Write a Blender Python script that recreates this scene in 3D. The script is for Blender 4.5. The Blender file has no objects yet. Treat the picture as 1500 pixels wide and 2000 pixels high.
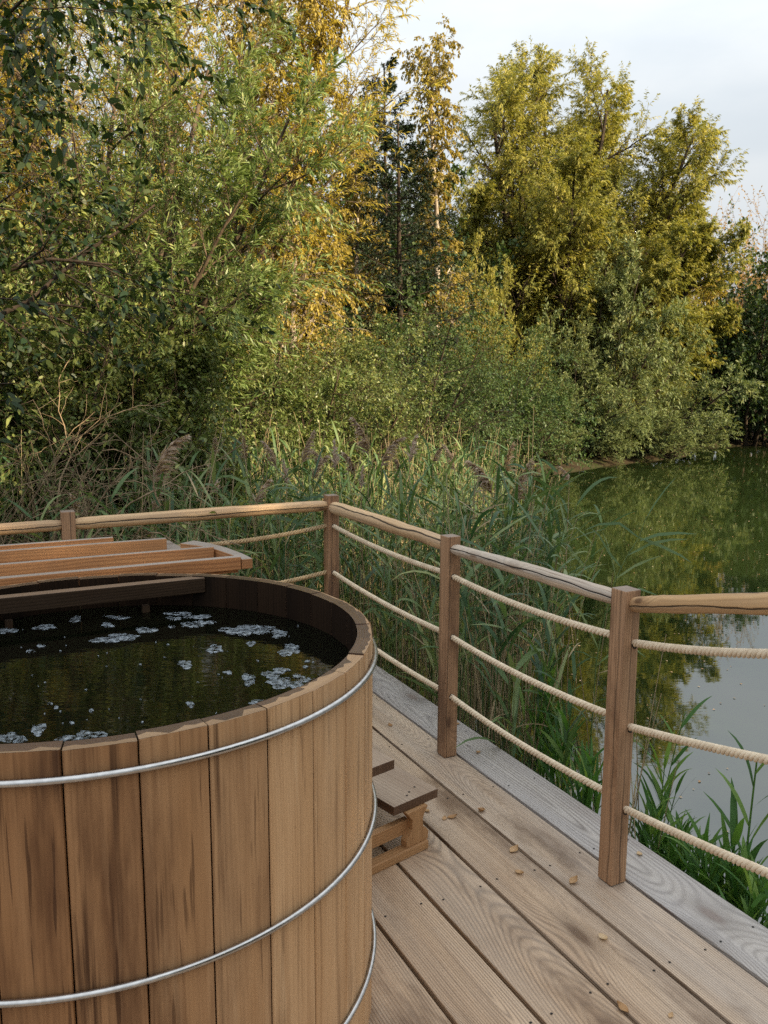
import bpy, bmesh, math, random
import numpy as np
from mathutils import Vector, Matrix

PI = math.pi
sc = bpy.context.scene
COL = sc.collection
rnd = random.Random(7)

# ------------------------------------------------------------------ camera
F, PITCH, ROLL, CAMZ = 1599.2, 0.1497, 0.0054, 1.65
cam_d = bpy.data.cameras.new("camera")
cam = bpy.data.objects.new("camera", cam_d)
COL.objects.link(cam)
cam_d.sensor_fit = 'HORIZONTAL'
cam_d.sensor_width = 36.0
cam_d.lens = F / 1500.0 * 36.0
cam_d.clip_start, cam_d.clip_end = 0.05, 3000.0
_r0, _u0 = Vector((1, 0, 0)), Vector((0, math.sin(PITCH), math.cos(PITCH)))
_f0 = Vector((0, math.cos(PITCH), -math.sin(PITCH)))
_cr, _sr = math.cos(ROLL), math.sin(ROLL)
_R, _U = _r0 * _cr + _u0 * _sr, _u0 * _cr - _r0 * _sr
cam.matrix_world = Matrix(((_R.x, _U.x, -_f0.x, 0), (_R.y, _U.y, -_f0.y, 0), (_R.z, _U.z, -_f0.z, CAMZ), (0, 0, 0, 1)))
sc.camera = cam


def at(px, py, Y):
    """photo pixel (1500x2000) -> world point at distance Y in front of the camera"""
    d = _R * (px - 750) - _U * (py - 1000) + _f0 * F
    return Vector((0, 0, CAMZ)) + d * (Y / d.y)


# ------------------------------------------------------------------ light
SUN_TO = Vector((0.70, -0.48, 0.42)).normalized()
SUN_EL = math.asin(SUN_TO.z)
w = bpy.data.worlds.new("World")
sc.world = w
w.use_nodes = True
nt = w.node_tree
nt.nodes.clear()
N = nt.nodes.new
out = N("ShaderNodeOutputWorld")
bg = N("ShaderNodeBackground")
sky = N("ShaderNodeTexSky")
sky.sky_type = 'NISHITA'
sky.sun_disc = False
sky.sun_elevation = SUN_EL
sky.sun_rotation = math.atan2(SUN_TO.x, SUN_TO.y)
sky.air_density, sky.dust_density, sky.ozone_density = 1.0, 2.0, 1.0
tc = N("ShaderNodeTexCoord")
mp = N("ShaderNodeMapping")
mp.inputs['Scale'].default_value = (1.6, 1.6, 4.5)
cl = N("ShaderNodeTexNoise")
cl.inputs['Scale'].default_value = 1.5
cl.inputs['Detail'].default_value = 7
cl.inputs['Roughness'].default_value = 0.55
cr = N("ShaderNodeValToRGB")
cr.color_ramp.elements[0].position, cr.color_ramp.elements[1].position = 0.36, 0.60
cr.color_ramp.elements[0].color = (0.92, 0.92, 0.92, 1)
cr.color_ramp.elements[1].color = (1, 1, 1, 1)
mx = N("ShaderNodeMix")
mx.data_type = 'RGBA'
cl2 = N("ShaderNodeTexNoise")
cl2.inputs['Scale'].default_value = 3.2
cl2.inputs['Detail'].default_value = 6
cw = N("ShaderNodeValToRGB")
cw.color_ramp.elements[0].position, cw.color_ramp.elements[1].position = 0.35, 0.62
cw.color_ramp.elements[0].color = (6.0, 6.5, 6.9, 1)
cw.color_ramp.elements[1].color = (6.7, 7.05, 7.3, 1)
L = nt.links.new
L(tc.outputs['Generated'], mp.inputs['Vector'])
L(mp.outputs['Vector'], cl.inputs['Vector'])
L(mp.outputs['Vector'], cl2.inputs['Vector'])
L(cl.outputs['Fac'], cr.inputs['Fac'])
L(cl2.outputs['Fac'], cw.inputs['Fac'])
L(cr.outputs['Color'], mx.inputs[0])
L(sky.outputs['Color'], mx.inputs[6])
L(cw.outputs['Color'], mx.inputs[7])
sz_ = N("ShaderNodeSeparateXYZ")
L(tc.outputs['Generated'], sz_.inputs[0])
el_ = N("ShaderNodeMapRange")
el_.interpolation_type = 'SMOOTHSTEP'
for i_, v_ in enumerate((0.16, 0.70, 0.61, 1.12)):
    el_.inputs[i_ + 1].default_value = v_
L(sz_.outputs[2], el_.inputs[0])
mul_ = N("ShaderNodeVectorMath")
mul_.operation = 'SCALE'
L(mx.outputs[2], mul_.inputs[0])
L(el_.outputs[0], mul_.inputs['Scale'])
L(mul_.outputs[0], bg.inputs['Color'])
bg.inputs['Strength'].default_value = 0.075
L(bg.outputs[0], out.inputs['Surface'])

sun_d = bpy.data.lights.new("sun", 'SUN')
sun_d.energy = 5.0
sun_d.angle = math.radians(0.6)
sun_d.color = (1.0, 0.80, 0.52)
sun = bpy.data.objects.new("sun", sun_d)
COL.objects.link(sun)
sun.rotation_euler = SUN_TO.to_track_quat('Z', 'Y').to_euler()
sun.location = (20, -10, 20)

sc.view_settings.view_transform = 'Standard'
sc.view_settings.look = 'None'
sc.view_settings.gamma = 1.0
sc.view_settings.exposure = 1.35
sc.render.engine = 'CYCLES'
cy = sc.cycles
cy.max_bounces, cy.diffuse_bounces, cy.glossy_bounces, cy.transmission_bounces = 6, 3, 3, 4
cy.caustics_reflective = cy.caustics_refractive = False
cy.use_denoising = False
cy.sample_clamp_indirect = 6.0

# ------------------------------------------------------------------ node helpers
class NT:
    def __init__(s, name):
        s.m = bpy.data.materials.new(name)
        s.m.use_nodes = True
        s.t = s.m.node_tree
        s.t.nodes.clear()
        s.o = s.t.nodes.new("ShaderNodeOutputMaterial")

    def n(s, typ, ins=None, **kw):
        nd = s.t.nodes.new("ShaderNode" + typ)
        for k, v in kw.items():
            setattr(nd, k, v)
        for k, v in (ins or {}).items():
            s.set(nd.inputs[k], v)
        return nd

    def set(s, sock, v):
        if isinstance(v, bpy.types.NodeSocket):
            s.t.links.new(v, sock)
        else:
            if isinstance(v, tuple) and len(v) == 3 and sock.type == 'RGBA':
                v = (*v, 1)
            sock.default_value = v

    def math(s, op, a, b=None, c=None, clamp=False):
        nd = s.t.nodes.new("ShaderNodeMath")
        nd.operation = op
        nd.use_clamp = clamp
        for i, v in enumerate((a, b, c)):
            if v is not None:
                s.set(nd.inputs[i], v)
        return nd.outputs[0]

    def mix(s, f, a, b, blend='MIX'):
        nd = s.t.nodes.new("ShaderNodeMix")
        nd.data_type = 'RGBA'
        nd.blend_type = blend
        nd.clamp_factor = True
        s.set(nd.inputs[0], f)
        s.set(nd.inputs[6], a)
        s.set(nd.inputs[7], b)
        return nd.outputs[2]

    def ramp(s, f, stops):
        nd = s.t.nodes.new("ShaderNodeValToRGB")
        el = nd.color_ramp.elements
        while len(el) < len(stops):
            el.new(0.5)
        for e, (p, c) in zip(el, stops):
            e.position = p
            e.color = (*c, 1) if len(c) == 3 else c
        s.set(nd.inputs[0], f)
        return nd.outputs[0]

    def smooth(s, v, lo, hi, a=0.0, b=1.0):
        nd = s.t.nodes.new("ShaderNodeMapRange")
        nd.interpolation_type = 'SMOOTHSTEP'
        s.set(nd.inputs[0], v)
        for i, x in enumerate((lo, hi, a, b)):
            s.set(nd.inputs[i + 1], x)
        return nd.outputs[0]

    def noise(s, vec, sx, sy, detail=3, rough=0.5, sz=1.0):
        m = s.n("Mapping", {'Vector': vec, 'Scale': (sx, sy, sz)})
        return s.n("TexNoise", {'Vector': m.outputs[0], 'Scale': 1.0, 'Detail': detail, 'Roughness': rough}).outputs['Fac']

    def attr(s, name):
        return s.n("Attribute", attribute_name=name)

    def bump(s, h, strength=0.5, dist=0.002):
        return s.n("Bump", {'Height': h, 'Strength': strength, 'Distance': dist}).outputs[0]

    def principled(s, color, rough=0.6, normal=None, spec=0.5, **kw):
        ins = {'Base Color': color, 'Roughness': rough, 'Specular IOR Level': spec}
        if normal is not None:
            ins['Normal'] = normal
        ins.update(kw)
        p = s.n("BsdfPrincipled", ins)
        s.t.links.new(p.outputs[0], s.o.inputs[0])
        return p


def wood(name, light, mid, dark, ring=0.010, warp=0.05, ring_amt=0.6, streak=0.5, knots=0.6, stain=0.35,
         stain_col=(0.05, 0.035, 0.025), tint_lo=(0.8, 0.8, 0.8), tint_hi=(1.15, 1.12, 1.08), rough=0.65, bump=0.5,
         cracks=0.0, spec=0.4, grey=None, grey_amt=0.0, knot_scale=(1.5, 4.5), streaks_dark=0.0,
         cath=False, fscale=420.0, f2scale=110.0, lines=0.0, stain_at=(0.52, 0.72)):
    """sawn timber: UV runs in metres, U along the grain; face attribute 'tint' varies each piece"""
    s = NT(name)
    uv = s.n("UVMap", uv_map="uv").outputs[0]
    tint = s.attr('tint').outputs['Fac']
    sep = s.n("SeparateXYZ", {0: uv})
    u, v = sep.outputs[0], sep.outputs[1]
    w1 = s.noise(uv, 0.9, 5.0, 2, 0.45)
    w2 = s.noise(uv, 5.0, 22.0, 2, 0.5)
    # knots: a few voronoi cells push the grain aside
    km = s.n("Mapping", {'Vector': uv, 'Scale': (knot_scale[0], knot_scale[1], 1)})
    vo = s.n("TexVoronoi", {'Vector': km.outputs[0], 'Scale': 1.0, 'Randomness': 1.0}, voronoi_dimensions='2D')
    cellr = s.n("SeparateColor", {0: vo.outputs['Color']}).outputs[0]
    on = s.math('GREATER_THAN', cellr, 1 - knots)
    kd = vo.outputs['Distance']
    push = s.math('MULTIPLY', on, s.smooth(kd, 0.0, 0.40, 1.0, 0.0))
    if cath:
        lv = s.n("SeparateXYZ", {0: s.n("UVMap", uv_map="loc").outputs[0]}).outputs[1]
        ctr = s.math('MULTIPLY', s.math('SUBTRACT', s.noise(uv, 0.02, 0.02, 1, 0.5), 0.5), 0.5)
        dv = s.math('SUBTRACT', lv, s.math('ADD', ctr, s.math('MULTIPLY', s.math('SUBTRACT', s.noise(uv, 0.5, 0.3, 2, 0.5), 0.5), 0.10)))
        dep = s.math('MULTIPLY', s.smooth(s.noise(uv, 0.42, 0.25, 2, 0.45), 0.42, 0.80), 0.20)
        v_ = s.math('SQRT', s.math('ADD', s.math('MULTIPLY', dv, dv), s.math('MULTIPLY', dep, dep)))
    else:
        v_ = v
    g = s.math('ADD', v_, s.math('MULTIPLY', s.math('SUBTRACT', w1, 0.5), warp * 2))
    g = s.math('ADD', g, s.math('MULTIPLY', s.math('SUBTRACT', w2, 0.5), warp * 0.16))
    g = s.math('ADD', g, s.math('MULTIPLY', push, 0.055))
    rg = s.math('SINE', s.math('MULTIPLY', g, 2 * PI / ring))
    rg = s.math('MULTIPLY_ADD', rg, 0.5, 0.5)
    rg = s.math('POWER', rg, 2.2)
    fine = s.noise(uv, 6.0, fscale, 3, 0.6)
    fine2 = s.noise(uv, 1.6, f2scale, 3, 0.6)
    rvar = s.noise(uv, 1.2, 9.0, 2, 0.5)
    ringf = s.math('MULTIPLY', s.math('MULTIPLY', rg, ring_amt), s.smooth(rvar, 0.3, 0.65, 0.35, 1.0))
    c = s.mix(s.smooth(s.noise(uv, 0.7, 7.0, 3, 0.6), 0.3, 0.7), light, mid)
    c = s.mix(ringf, c, dark)
    c = s.mix(s.math('MULTIPLY', s.smooth(fine2, 0.45, 0.75), streak), c, dark)
    c = s.mix(s.math('MULTIPLY', s.smooth(fine, 0.5, 0.8), streak * 0.6), c, dark)
    if grey is not None:
        c = s.mix(s.math('MULTIPLY', s.smooth(s.noise(uv, 0.8, 5.0, 4, 0.6), 0.3, 0.7), grey_amt), c, grey)
    core = s.math('MULTIPLY', on, s.smooth(kd, 0.03, 0.10, 1.0, 0.0))
    halo = s.math('MULTIPLY', on, s.smooth(kd, 0.05, 0.25, 0.45, 0.0))
    c = s.mix(halo, c, dark)
    c = s.mix(s.math('MULTIPLY', core, 0.85), c, stain_col)
    st = s.math('MULTIPLY', s.smooth(s.noise(uv, 1.3, 4.0, 5, 0.62), *stain_at), stain)
    c = s.mix(st, c, stain_col)
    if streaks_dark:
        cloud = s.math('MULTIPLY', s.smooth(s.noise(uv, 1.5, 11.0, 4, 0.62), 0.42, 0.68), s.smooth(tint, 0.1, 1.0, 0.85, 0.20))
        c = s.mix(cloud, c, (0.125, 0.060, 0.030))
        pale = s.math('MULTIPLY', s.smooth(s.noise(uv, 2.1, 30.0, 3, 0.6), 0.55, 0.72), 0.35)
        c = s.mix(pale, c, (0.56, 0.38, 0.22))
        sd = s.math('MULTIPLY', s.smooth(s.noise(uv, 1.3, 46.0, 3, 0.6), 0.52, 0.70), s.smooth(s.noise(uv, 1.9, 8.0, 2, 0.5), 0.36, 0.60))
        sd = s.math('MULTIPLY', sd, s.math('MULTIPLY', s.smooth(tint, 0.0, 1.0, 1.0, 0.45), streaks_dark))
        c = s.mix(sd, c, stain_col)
    if lines:
        ln_ = s.math('MULTIPLY', s.smooth(s.noise(uv, 3.4, 90.0, 2, 0.5), 0.60, 0.66), s.smooth(s.noise(uv, 2.6, 14.0, 2, 0.5), 0.40, 0.52))
        c = s.mix(s.math('MULTIPLY', ln_, s.math('MULTIPLY', s.smooth(tint, 0.0, 1.0, 1.0, 0.5), lines)), c, stain_col)
    h = s.math('SUBTRACT', s.math('MULTIPLY', fine, 0.35), s.math('MULTIPLY', rg, 0.65))
    if cracks:
        cn = s.math('ADD', s.math('MULTIPLY', v, 1.0), s.math('MULTIPLY', s.noise(uv, 2.2, 9.0, 3, 0.6), 0.035))
        cw_ = s.math('ABSOLUTE', s.math('SINE', s.math('MULTIPLY', cn, PI / 0.062)))
        ck = s.math('MULTIPLY', s.smooth(cw_, 0.07, 0.20, 1.0, 0.0), s.smooth(s.noise(uv, 1.7, 5.0, 2, 0.5), 0.32, 0.42))
        c = s.mix(s.math('MULTIPLY', ck, cracks), c, (0.012, 0.009, 0.007))
        h = s.math('SUBTRACT', h, s.math('MULTIPLY', ck, 3.0))
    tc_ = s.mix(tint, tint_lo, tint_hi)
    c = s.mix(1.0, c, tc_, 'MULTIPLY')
    rr = s.math('MULTIPLY_ADD', fine2, 0.25, rough - 0.12)
    s.principled(c, rr, s.bump(h, bump, 0.0015), spec)
    return s.m


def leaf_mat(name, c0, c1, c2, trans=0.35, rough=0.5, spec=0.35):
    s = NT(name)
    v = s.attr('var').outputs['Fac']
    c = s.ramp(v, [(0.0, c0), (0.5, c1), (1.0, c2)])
    p = s.n("BsdfPrincipled", {'Base Color': c, 'Roughness': rough, 'Specular IOR Level': spec})
    ct = s.mix(1.0, c, (1.2, 1.15, 0.62), 'MULTIPLY')
    t = s.n("BsdfTranslucent", {'Color': ct})
    m = s.n("MixShader", {0: trans, 1: p.outputs[0], 2: t.outputs[0]})
    s.t.links.new(m.outputs[0], s.o.inputs[0])
    return s.m


def bark_mat(name, c0, c1, scale=14.0):
    s = NT(name)
    co = s.n("TexCoord").outputs['Object']
    a = s.noise(co, scale, scale, 4, 0.6, scale * 0.25)
    b = s.noise(co, scale * 4, scale * 4, 3, 0.6, scale)
    c = s.mix(s.smooth(a, 0.35, 0.65), c0, c1)
    s.principled(c, 0.85, s.bump(s.math('ADD', a, b), 0.5, 0.01), 0.2)
    return s.m


M = {}
M['deck'] = wood('deck_wood', (0.62, 0.465, 0.320), (0.46, 0.325, 0.212), (0.130, 0.080, 0.048), ring=0.0082, warp=0.012, ring_amt=0.64,
                 streak=0.45, knots=0.36, stain=0.80, stain_col=(0.130, 0.074, 0.040), grey=(0.42, 0.39, 0.355), grey_amt=0.35,
                 tint_lo=(0.98, 0.88, 0.76), tint_hi=(0.98, 1.02, 1.10), rough=0.46, bump=0.7, spec=0.5, knot_scale=(1.15, 3.6), cath=True, fscale=300.0, f2scale=70.0, stain_at=(0.50, 0.68))
M['deck_grey'] = wood('weathered_deck_wood', (0.40, 0.37, 0.345), (0.33, 0.30, 0.285), (0.125, 0.104, 0.096), ring=0.0135, warp=0.018, ring_amt=0.8,
                      streak=0.3, knots=0.55, stain=0.40, stain_col=(0.19, 0.15, 0.135), grey=(0.37, 0.36, 0.37), grey_amt=0.45, rough=0.5, bump=0.9, spec=0.45,
                      knot_scale=(1.4, 3.2), cath=True, fscale=300.0, f2scale=70.0)
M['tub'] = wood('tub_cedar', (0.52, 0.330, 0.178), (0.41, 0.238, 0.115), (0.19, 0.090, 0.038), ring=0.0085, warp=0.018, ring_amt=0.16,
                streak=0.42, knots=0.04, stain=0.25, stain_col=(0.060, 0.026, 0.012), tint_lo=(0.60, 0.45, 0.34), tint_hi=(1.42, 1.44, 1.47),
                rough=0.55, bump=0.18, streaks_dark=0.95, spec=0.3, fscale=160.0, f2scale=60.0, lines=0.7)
M['tub_rim'] = wood('tub_rim_wood', (0.36, 0.235, 0.135), (0.28, 0.170, 0.090), (0.12, 0.065, 0.035), ring=0.006, warp=0.02, ring_amt=0.25,
                    streak=0.3, knots=0.0, stain=0.3, rough=0.5, bump=0.2)
M['tub_wet'] = wood('tub_wet_wood', (0.115, 0.065, 0.040), (0.080, 0.043, 0.026), (0.030, 0.016, 0.010), ring=0.006, warp=0.02, ring_amt=0.3,
                    streak=0.4, knots=0.0, stain=0.5, stain_col=(0.012, 0.008, 0.006), rough=0.34, bump=0.2, spec=0.5)
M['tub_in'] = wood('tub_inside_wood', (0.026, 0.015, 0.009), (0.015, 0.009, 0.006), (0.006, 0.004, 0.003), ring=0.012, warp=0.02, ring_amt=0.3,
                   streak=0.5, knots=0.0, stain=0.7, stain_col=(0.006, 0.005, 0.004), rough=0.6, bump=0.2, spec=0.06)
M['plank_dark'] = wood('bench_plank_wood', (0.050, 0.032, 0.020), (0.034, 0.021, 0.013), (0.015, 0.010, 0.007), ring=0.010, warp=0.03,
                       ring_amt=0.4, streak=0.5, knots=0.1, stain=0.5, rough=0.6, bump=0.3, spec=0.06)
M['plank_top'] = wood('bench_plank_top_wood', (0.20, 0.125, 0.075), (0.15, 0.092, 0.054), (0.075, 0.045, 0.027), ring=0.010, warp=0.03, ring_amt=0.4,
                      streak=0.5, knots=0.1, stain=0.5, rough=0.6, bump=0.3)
M['post'] = wood('post_wood', (0.46, 0.275, 0.155), (0.34, 0.185, 0.096), (0.115, 0.056, 0.029), ring=0.011, warp=0.022, ring_amt=0.5, streak=0.55,
                 knots=0.25, stain=0.75, stain_col=(0.100, 0.050, 0.027), rough=0.6, bump=0.4, cracks=0.5, knot_scale=(2.6, 6.0), grey=(0.30, 0.20, 0.135), grey_amt=0.35,
                 fscale=260.0, f2scale=80.0, lines=0.7, stain_at=(0.47, 0.64))
M['post_top'] = wood('post_end_wood', (0.30, 0.235, 0.195), (0.24, 0.185, 0.150), (0.13, 0.09, 0.07), ring=0.006, warp=0.01, ring_amt=0.4, streak=0.2,
                     knots=0, stain=0.2, rough=0.7, bump=0.3)
M['log'] = wood('rail_wood', (0.76, 0.540, 0.305), (0.62, 0.415, 0.220), (0.27, 0.150, 0.070), ring=0.020, warp=0.04, ring_amt=0.35, streak=0.45,
                knots=0.35, stain=0.30, stain_col=(0.12, 0.065, 0.035), rough=0.6, bump=0.4, cracks=0.9, grey=(0.36, 0.35, 0.345), grey_amt=0.25,
                tint_lo=(0.82, 0.74, 0.66), tint_hi=(1.0, 1.06, 1.2), knot_scale=(3.0, 7.0))
M['log_grey'] = wood('weathered_rail_wood', (0.62, 0.50, 0.375), (0.50, 0.385, 0.275), (0.19, 0.125, 0.080), ring=0.016, warp=0.05, ring_amt=0.45,
                     streak=0.55, knots=0.40, stain=0.55, stain_col=(0.20, 0.125, 0.080), rough=0.6, bump=0.5, cracks=1.0, grey=(0.46, 0.44, 0.42),
                     grey_amt=0.5, knot_scale=(3.0, 7.0), fscale=260.0, f2scale=80.0, lines=0.8)
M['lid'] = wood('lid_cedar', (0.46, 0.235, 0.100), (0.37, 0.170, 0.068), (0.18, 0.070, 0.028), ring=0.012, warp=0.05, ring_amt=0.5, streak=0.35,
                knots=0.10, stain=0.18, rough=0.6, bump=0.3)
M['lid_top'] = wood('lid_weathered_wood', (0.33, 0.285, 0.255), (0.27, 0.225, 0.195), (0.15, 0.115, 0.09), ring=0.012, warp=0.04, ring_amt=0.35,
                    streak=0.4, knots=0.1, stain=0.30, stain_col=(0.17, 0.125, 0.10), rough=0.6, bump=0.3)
M['step'] = wood('step_wood', (0.46, 0.270, 0.130), (0.38, 0.205, 0.090), (0.20, 0.095, 0.038), ring=0.012, warp=0.04, ring_amt=0.4, streak=0.35,
                 knots=0.15, stain=0.2, rough=0.6, bump=0.3)
M['step_top'] = wood('step_tread_wood', (0.42, 0.325, 0.245), (0.34, 0.250, 0.182), (0.17, 0.115, 0.08), ring=0.014, warp=0.05, ring_amt=0.35,
                     streak=0.3, knots=0.05, stain=0.3, stain_col=(0.12, 0.08, 0.06), rough=0.6, bump=0.3)
M['step_edge'] = wood('step_edge_wood', (0.15, 0.085, 0.050), (0.11, 0.060, 0.034), (0.045, 0.024, 0.014), ring=0.010, warp=0.03, ring_amt=0.4,
                      streak=0.4, knots=0.05, stain=0.4, rough=0.6, bump=0.3)
s = NT('hoop_steel')
nz = s.noise(s.n("TexCoord").outputs['Object'], 60, 60, 3, 0.6, 60)
s.principled(s.mix(s.smooth(nz, 0.35, 0.65), (0.46, 0.45, 0.44), (0.56, 0.55, 0.54)), 0.27, Metallic=1.0)
M['steel'] = s.m
s = NT('rope_cotton')
co = s.n("TexCoord").outputs['Object']
nz = s.noise(co, 30, 30, 3, 0.6, 30)
s.principled(s.mix(s.smooth(nz, 0.3, 0.7), (0.76, 0.64, 0.48), (0.62, 0.50, 0.36)), 0.85, s.bump(s.noise(co, 900, 900, 2, 0.5, 900), 0.4, 0.001), 0.2)
M['rope'] = s.m
s = NT('rope_tan')
co = s.n("TexCoord").outputs['Object']
s.principled(s.mix(s.smooth(s.noise(co, 30, 30, 3, 0.6, 30), 0.3, 0.7), (0.50, 0.37, 0.22), (0.38, 0.27, 0.15)), 0.85, None, 0.2)
M['rope_tan'] = s.m
s = NT('screw_hole')
s.principled((0.012, 0.010, 0.009), 0.8)
M['hole'] = s.m
s = NT('foam')
co = s.n("TexCoord").outputs['Object']
vo = s.n("TexVoronoi", {'Vector': co, 'Scale': 330.0})
fc = s.mix(s.smooth(vo.outputs['Distance'], 0.15, 0.55), (0.50, 0.55, 0.59), (0.22, 0.26, 0.30))
al = s.math('MULTIPLY', s.smooth(s.noise(co, 70, 70, 4, 0.7, 70), 0.36, 0.66), 0.82)
s.principled(fc, 0.25, s.bump(s.math('SUBTRACT', 1.0, vo.outputs['Distance']), 0.25, 0.001), 0.5, Alpha=al)
M['foam'] = s.m
s = NT('bath_water')
co = s.n("TexCoord").outputs['Object']
rp = s.noise(co, 7, 26, 3, 0.55, 1)
rp2 = s.noise(co, 30, 80, 2, 0.5, 1)
s.principled((0.0025, 0.003, 0.0015), 0.03, s.bump(s.math('ADD', rp, s.math('MULTIPLY', rp2, 0.12)), 0.10, 0.006), 0.5, IOR=1.33)
M['bath'] = s.m
s = NT('pond_water')
co = s.n("TexCoord").outputs['Object']
rp = s.noise(co, 2.2, 7.0, 3, 0.55, 1)
rp2 = s.noise(co, 0.35, 0.9, 2, 0.5, 1)
alg = s.noise(co, 0.25, 0.2, 4, 0.6, 1)
wc = s.mix(s.smooth(alg, 0.35, 0.65), (0.012, 0.021, 0.006), (0.019, 0.030, 0.008))
s.principled(wc, 0.02, s.bump(s.math('ADD', rp, s.math('MULTIPLY', rp2, 2.0)), 0.04, 0.010), 0.5, IOR=2.2)
M['pond'] = s.m
s = NT('bank_soil')
co = s.n("TexCoord").outputs['Object']
c = s.ramp(s.noise(co, 1.5, 1.5, 6, 0.65, 1.5), [(0.3, (0.022, 0.016, 0.010)), (0.48, (0.045, 0.032, 0.019)), (0.58, (0.035, 0.040, 0.014)), (0.8, (0.07, 0.055, 0.032))])
s.principled(c, 0.9, s.bump(s.noise(co, 12, 12, 5, 0.7, 12), 0.8, 0.05), 0.15)
M['soil'] = s.m

M['bark'] = bark_mat('bark', (0.060, 0.042, 0.028), (0.130, 0.095, 0.065))
M['bark_dark'] = bark_mat('dark_bark', (0.022, 0.016, 0.011), (0.055, 0.040, 0.028))
M['bark_pale'] = bark_mat('birch_bark', (0.10, 0.075, 0.055), (0.46, 0.40, 0.33), 6.0)
M['twig'] = bark_mat('dry_twig', (0.14, 0.100, 0.062), (0.34, 0.25, 0.155))
M['lf_sallow'] = leaf_mat('sallow_leaf', (0.052, 0.086, 0.026), (0.125, 0.168, 0.048), (0.32, 0.34, 0.11), trans=0.32, rough=0.42, spec=0.4)
M['lf_dark'] = leaf_mat('dark_oval_leaf', (0.01, 0.024, 0.008), (0.022, 0.044, 0.014), (0.075, 0.095, 0.022), trans=0.22, rough=0.45, spec=0.25)
M['lf_osier'] = leaf_mat('narrow_leaf', (0.07, 0.125, 0.034), (0.165, 0.235, 0.07), (0.4, 0.43, 0.18), trans=0.32, rough=0.4, spec=0.45)
M['lf_osier_gold'] = leaf_mat('golden_narrow_leaf', (0.25, 0.2, 0.03), (0.48, 0.39, 0.06), (0.64, 0.54, 0.15), trans=0.45)
M['lf_birch'] = leaf_mat('birch_leaf', (0.16, 0.125, 0.024), (0.35, 0.275, 0.05), (0.54, 0.43, 0.1), trans=0.4)
M['lf_birch2'] = leaf_mat('olive_birch_leaf', (0.13, 0.115, 0.022), (0.28, 0.22, 0.04), (0.46, 0.36, 0.075), trans=0.42)
M['lf_willow'] = leaf_mat('willow_leaf', (0.1, 0.13, 0.032), (0.255, 0.255, 0.056), (0.5, 0.45, 0.13), trans=0.42)
M['lf_willow_green'] = leaf_mat('grey_green_leaf', (0.085, 0.125, 0.048), (0.185, 0.235, 0.098), (0.36, 0.38, 0.17), trans=0.32)
M['lf_green'] = leaf_mat('green_leaf', (0.026, 0.06, 0.018), (0.062, 0.112, 0.032), (0.16, 0.2, 0.06), trans=0.3)
M['lf_deep'] = leaf_mat('deep_green_leaf', (0.016, 0.038, 0.013), (0.036, 0.07, 0.02), (0.1, 0.14, 0.034), trans=0.28)
M['lf_spruce'] = leaf_mat('spruce_needle', (0.01, 0.022, 0.01), (0.021, 0.039, 0.016), (0.046, 0.055, 0.018), trans=0.1)
M['lf_orange'] = leaf_mat('orange_leaf', (0.208, 0.13, 0.039), (0.39, 0.247, 0.072), (0.546, 0.351, 0.117))
M['lf_reed'] = leaf_mat('reed_leaf', (0.036, 0.088, 0.034), (0.105, 0.175, 0.064), (0.31, 0.35, 0.14), trans=0.32, rough=0.4)
M['lf_shoot'] = leaf_mat('fresh_reed_leaf', (0.035, 0.105, 0.022), (0.085, 0.2, 0.038), (0.22, 0.34, 0.07), trans=0.4)
M['lf_dry'] = leaf_mat('dry_reed', (0.2, 0.15, 0.082), (0.36, 0.275, 0.155), (0.5, 0.4, 0.245), trans=0.15)
M['lf_plume'] = leaf_mat('reed_plume', (0.28, 0.2, 0.15), (0.44, 0.33, 0.26), (0.6, 0.49, 0.39), trans=0.4)
M['lf_fallen'] = leaf_mat('fallen_leaf', (0.28, 0.14, 0.055), (0.44, 0.255, 0.115), (0.62, 0.46, 0.28), trans=0.1)

# ------------------------------------------------------------------ object helpers
def link(name, mesh, parent=None, mats=(), loc=None):
    o = bpy.data.objects.new(name, mesh)
    COL.objects.link(o)
    for m in mats:
        mesh.materials.append(m)
    if parent is not None:
        o.parent = parent
    if loc is not None:
        o.location = loc
    return o


def tag(o, label=None, cat=None, group=None, kind=None):
    for k, v in (('label', label), ('category', cat), ('group', group), ('kind', kind)):
        if v:
            o[k] = v
    return o


def thing(name, label, cat, loc=(0, 0, 0), rotz=0.0, group=None):
    o = bpy.data.objects.new(name, None)
    COL.objects.link(o)
    o.location = loc
    o.rotation_euler = (0, 0, rotz)
    o.empty_display_size = 0.1
    return tag(o, label, cat, group)


def arr_mesh(name, verts, faces, var=None, smooth=False, mat_idx=None):
    """verts (N,3), faces (M,k) uniform"""
    verts = np.asarray(verts, np.float32)
    faces = np.asarray(faces, np.int32)
    me = bpy.data.meshes.new(name)
    nf, k = faces.shape
    me.vertices.add(len(verts))
    me.vertices.foreach_set('co', verts.ravel())
    me.loops.add(nf * k)
    me.loops.foreach_set('vertex_index', faces.ravel())
    me.polygons.add(nf)
    me.polygons.foreach_set('loop_start', np.arange(0, nf * k, k, dtype=np.int32))
    if smooth:
        me.polygons.foreach_set('use_smooth', np.ones(nf, bool))
    if mat_idx is not None:
        me.polygons.foreach_set('material_index', np.asarray(mat_idx, np.int32))
    me.update(calc_edges=True)
    if var is not None:
        at_ = me.attributes.new('var', 'FLOAT', 'FACE')
        at_.data.foreach_set('value', np.asarray(var, np.float32))
    return me


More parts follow.
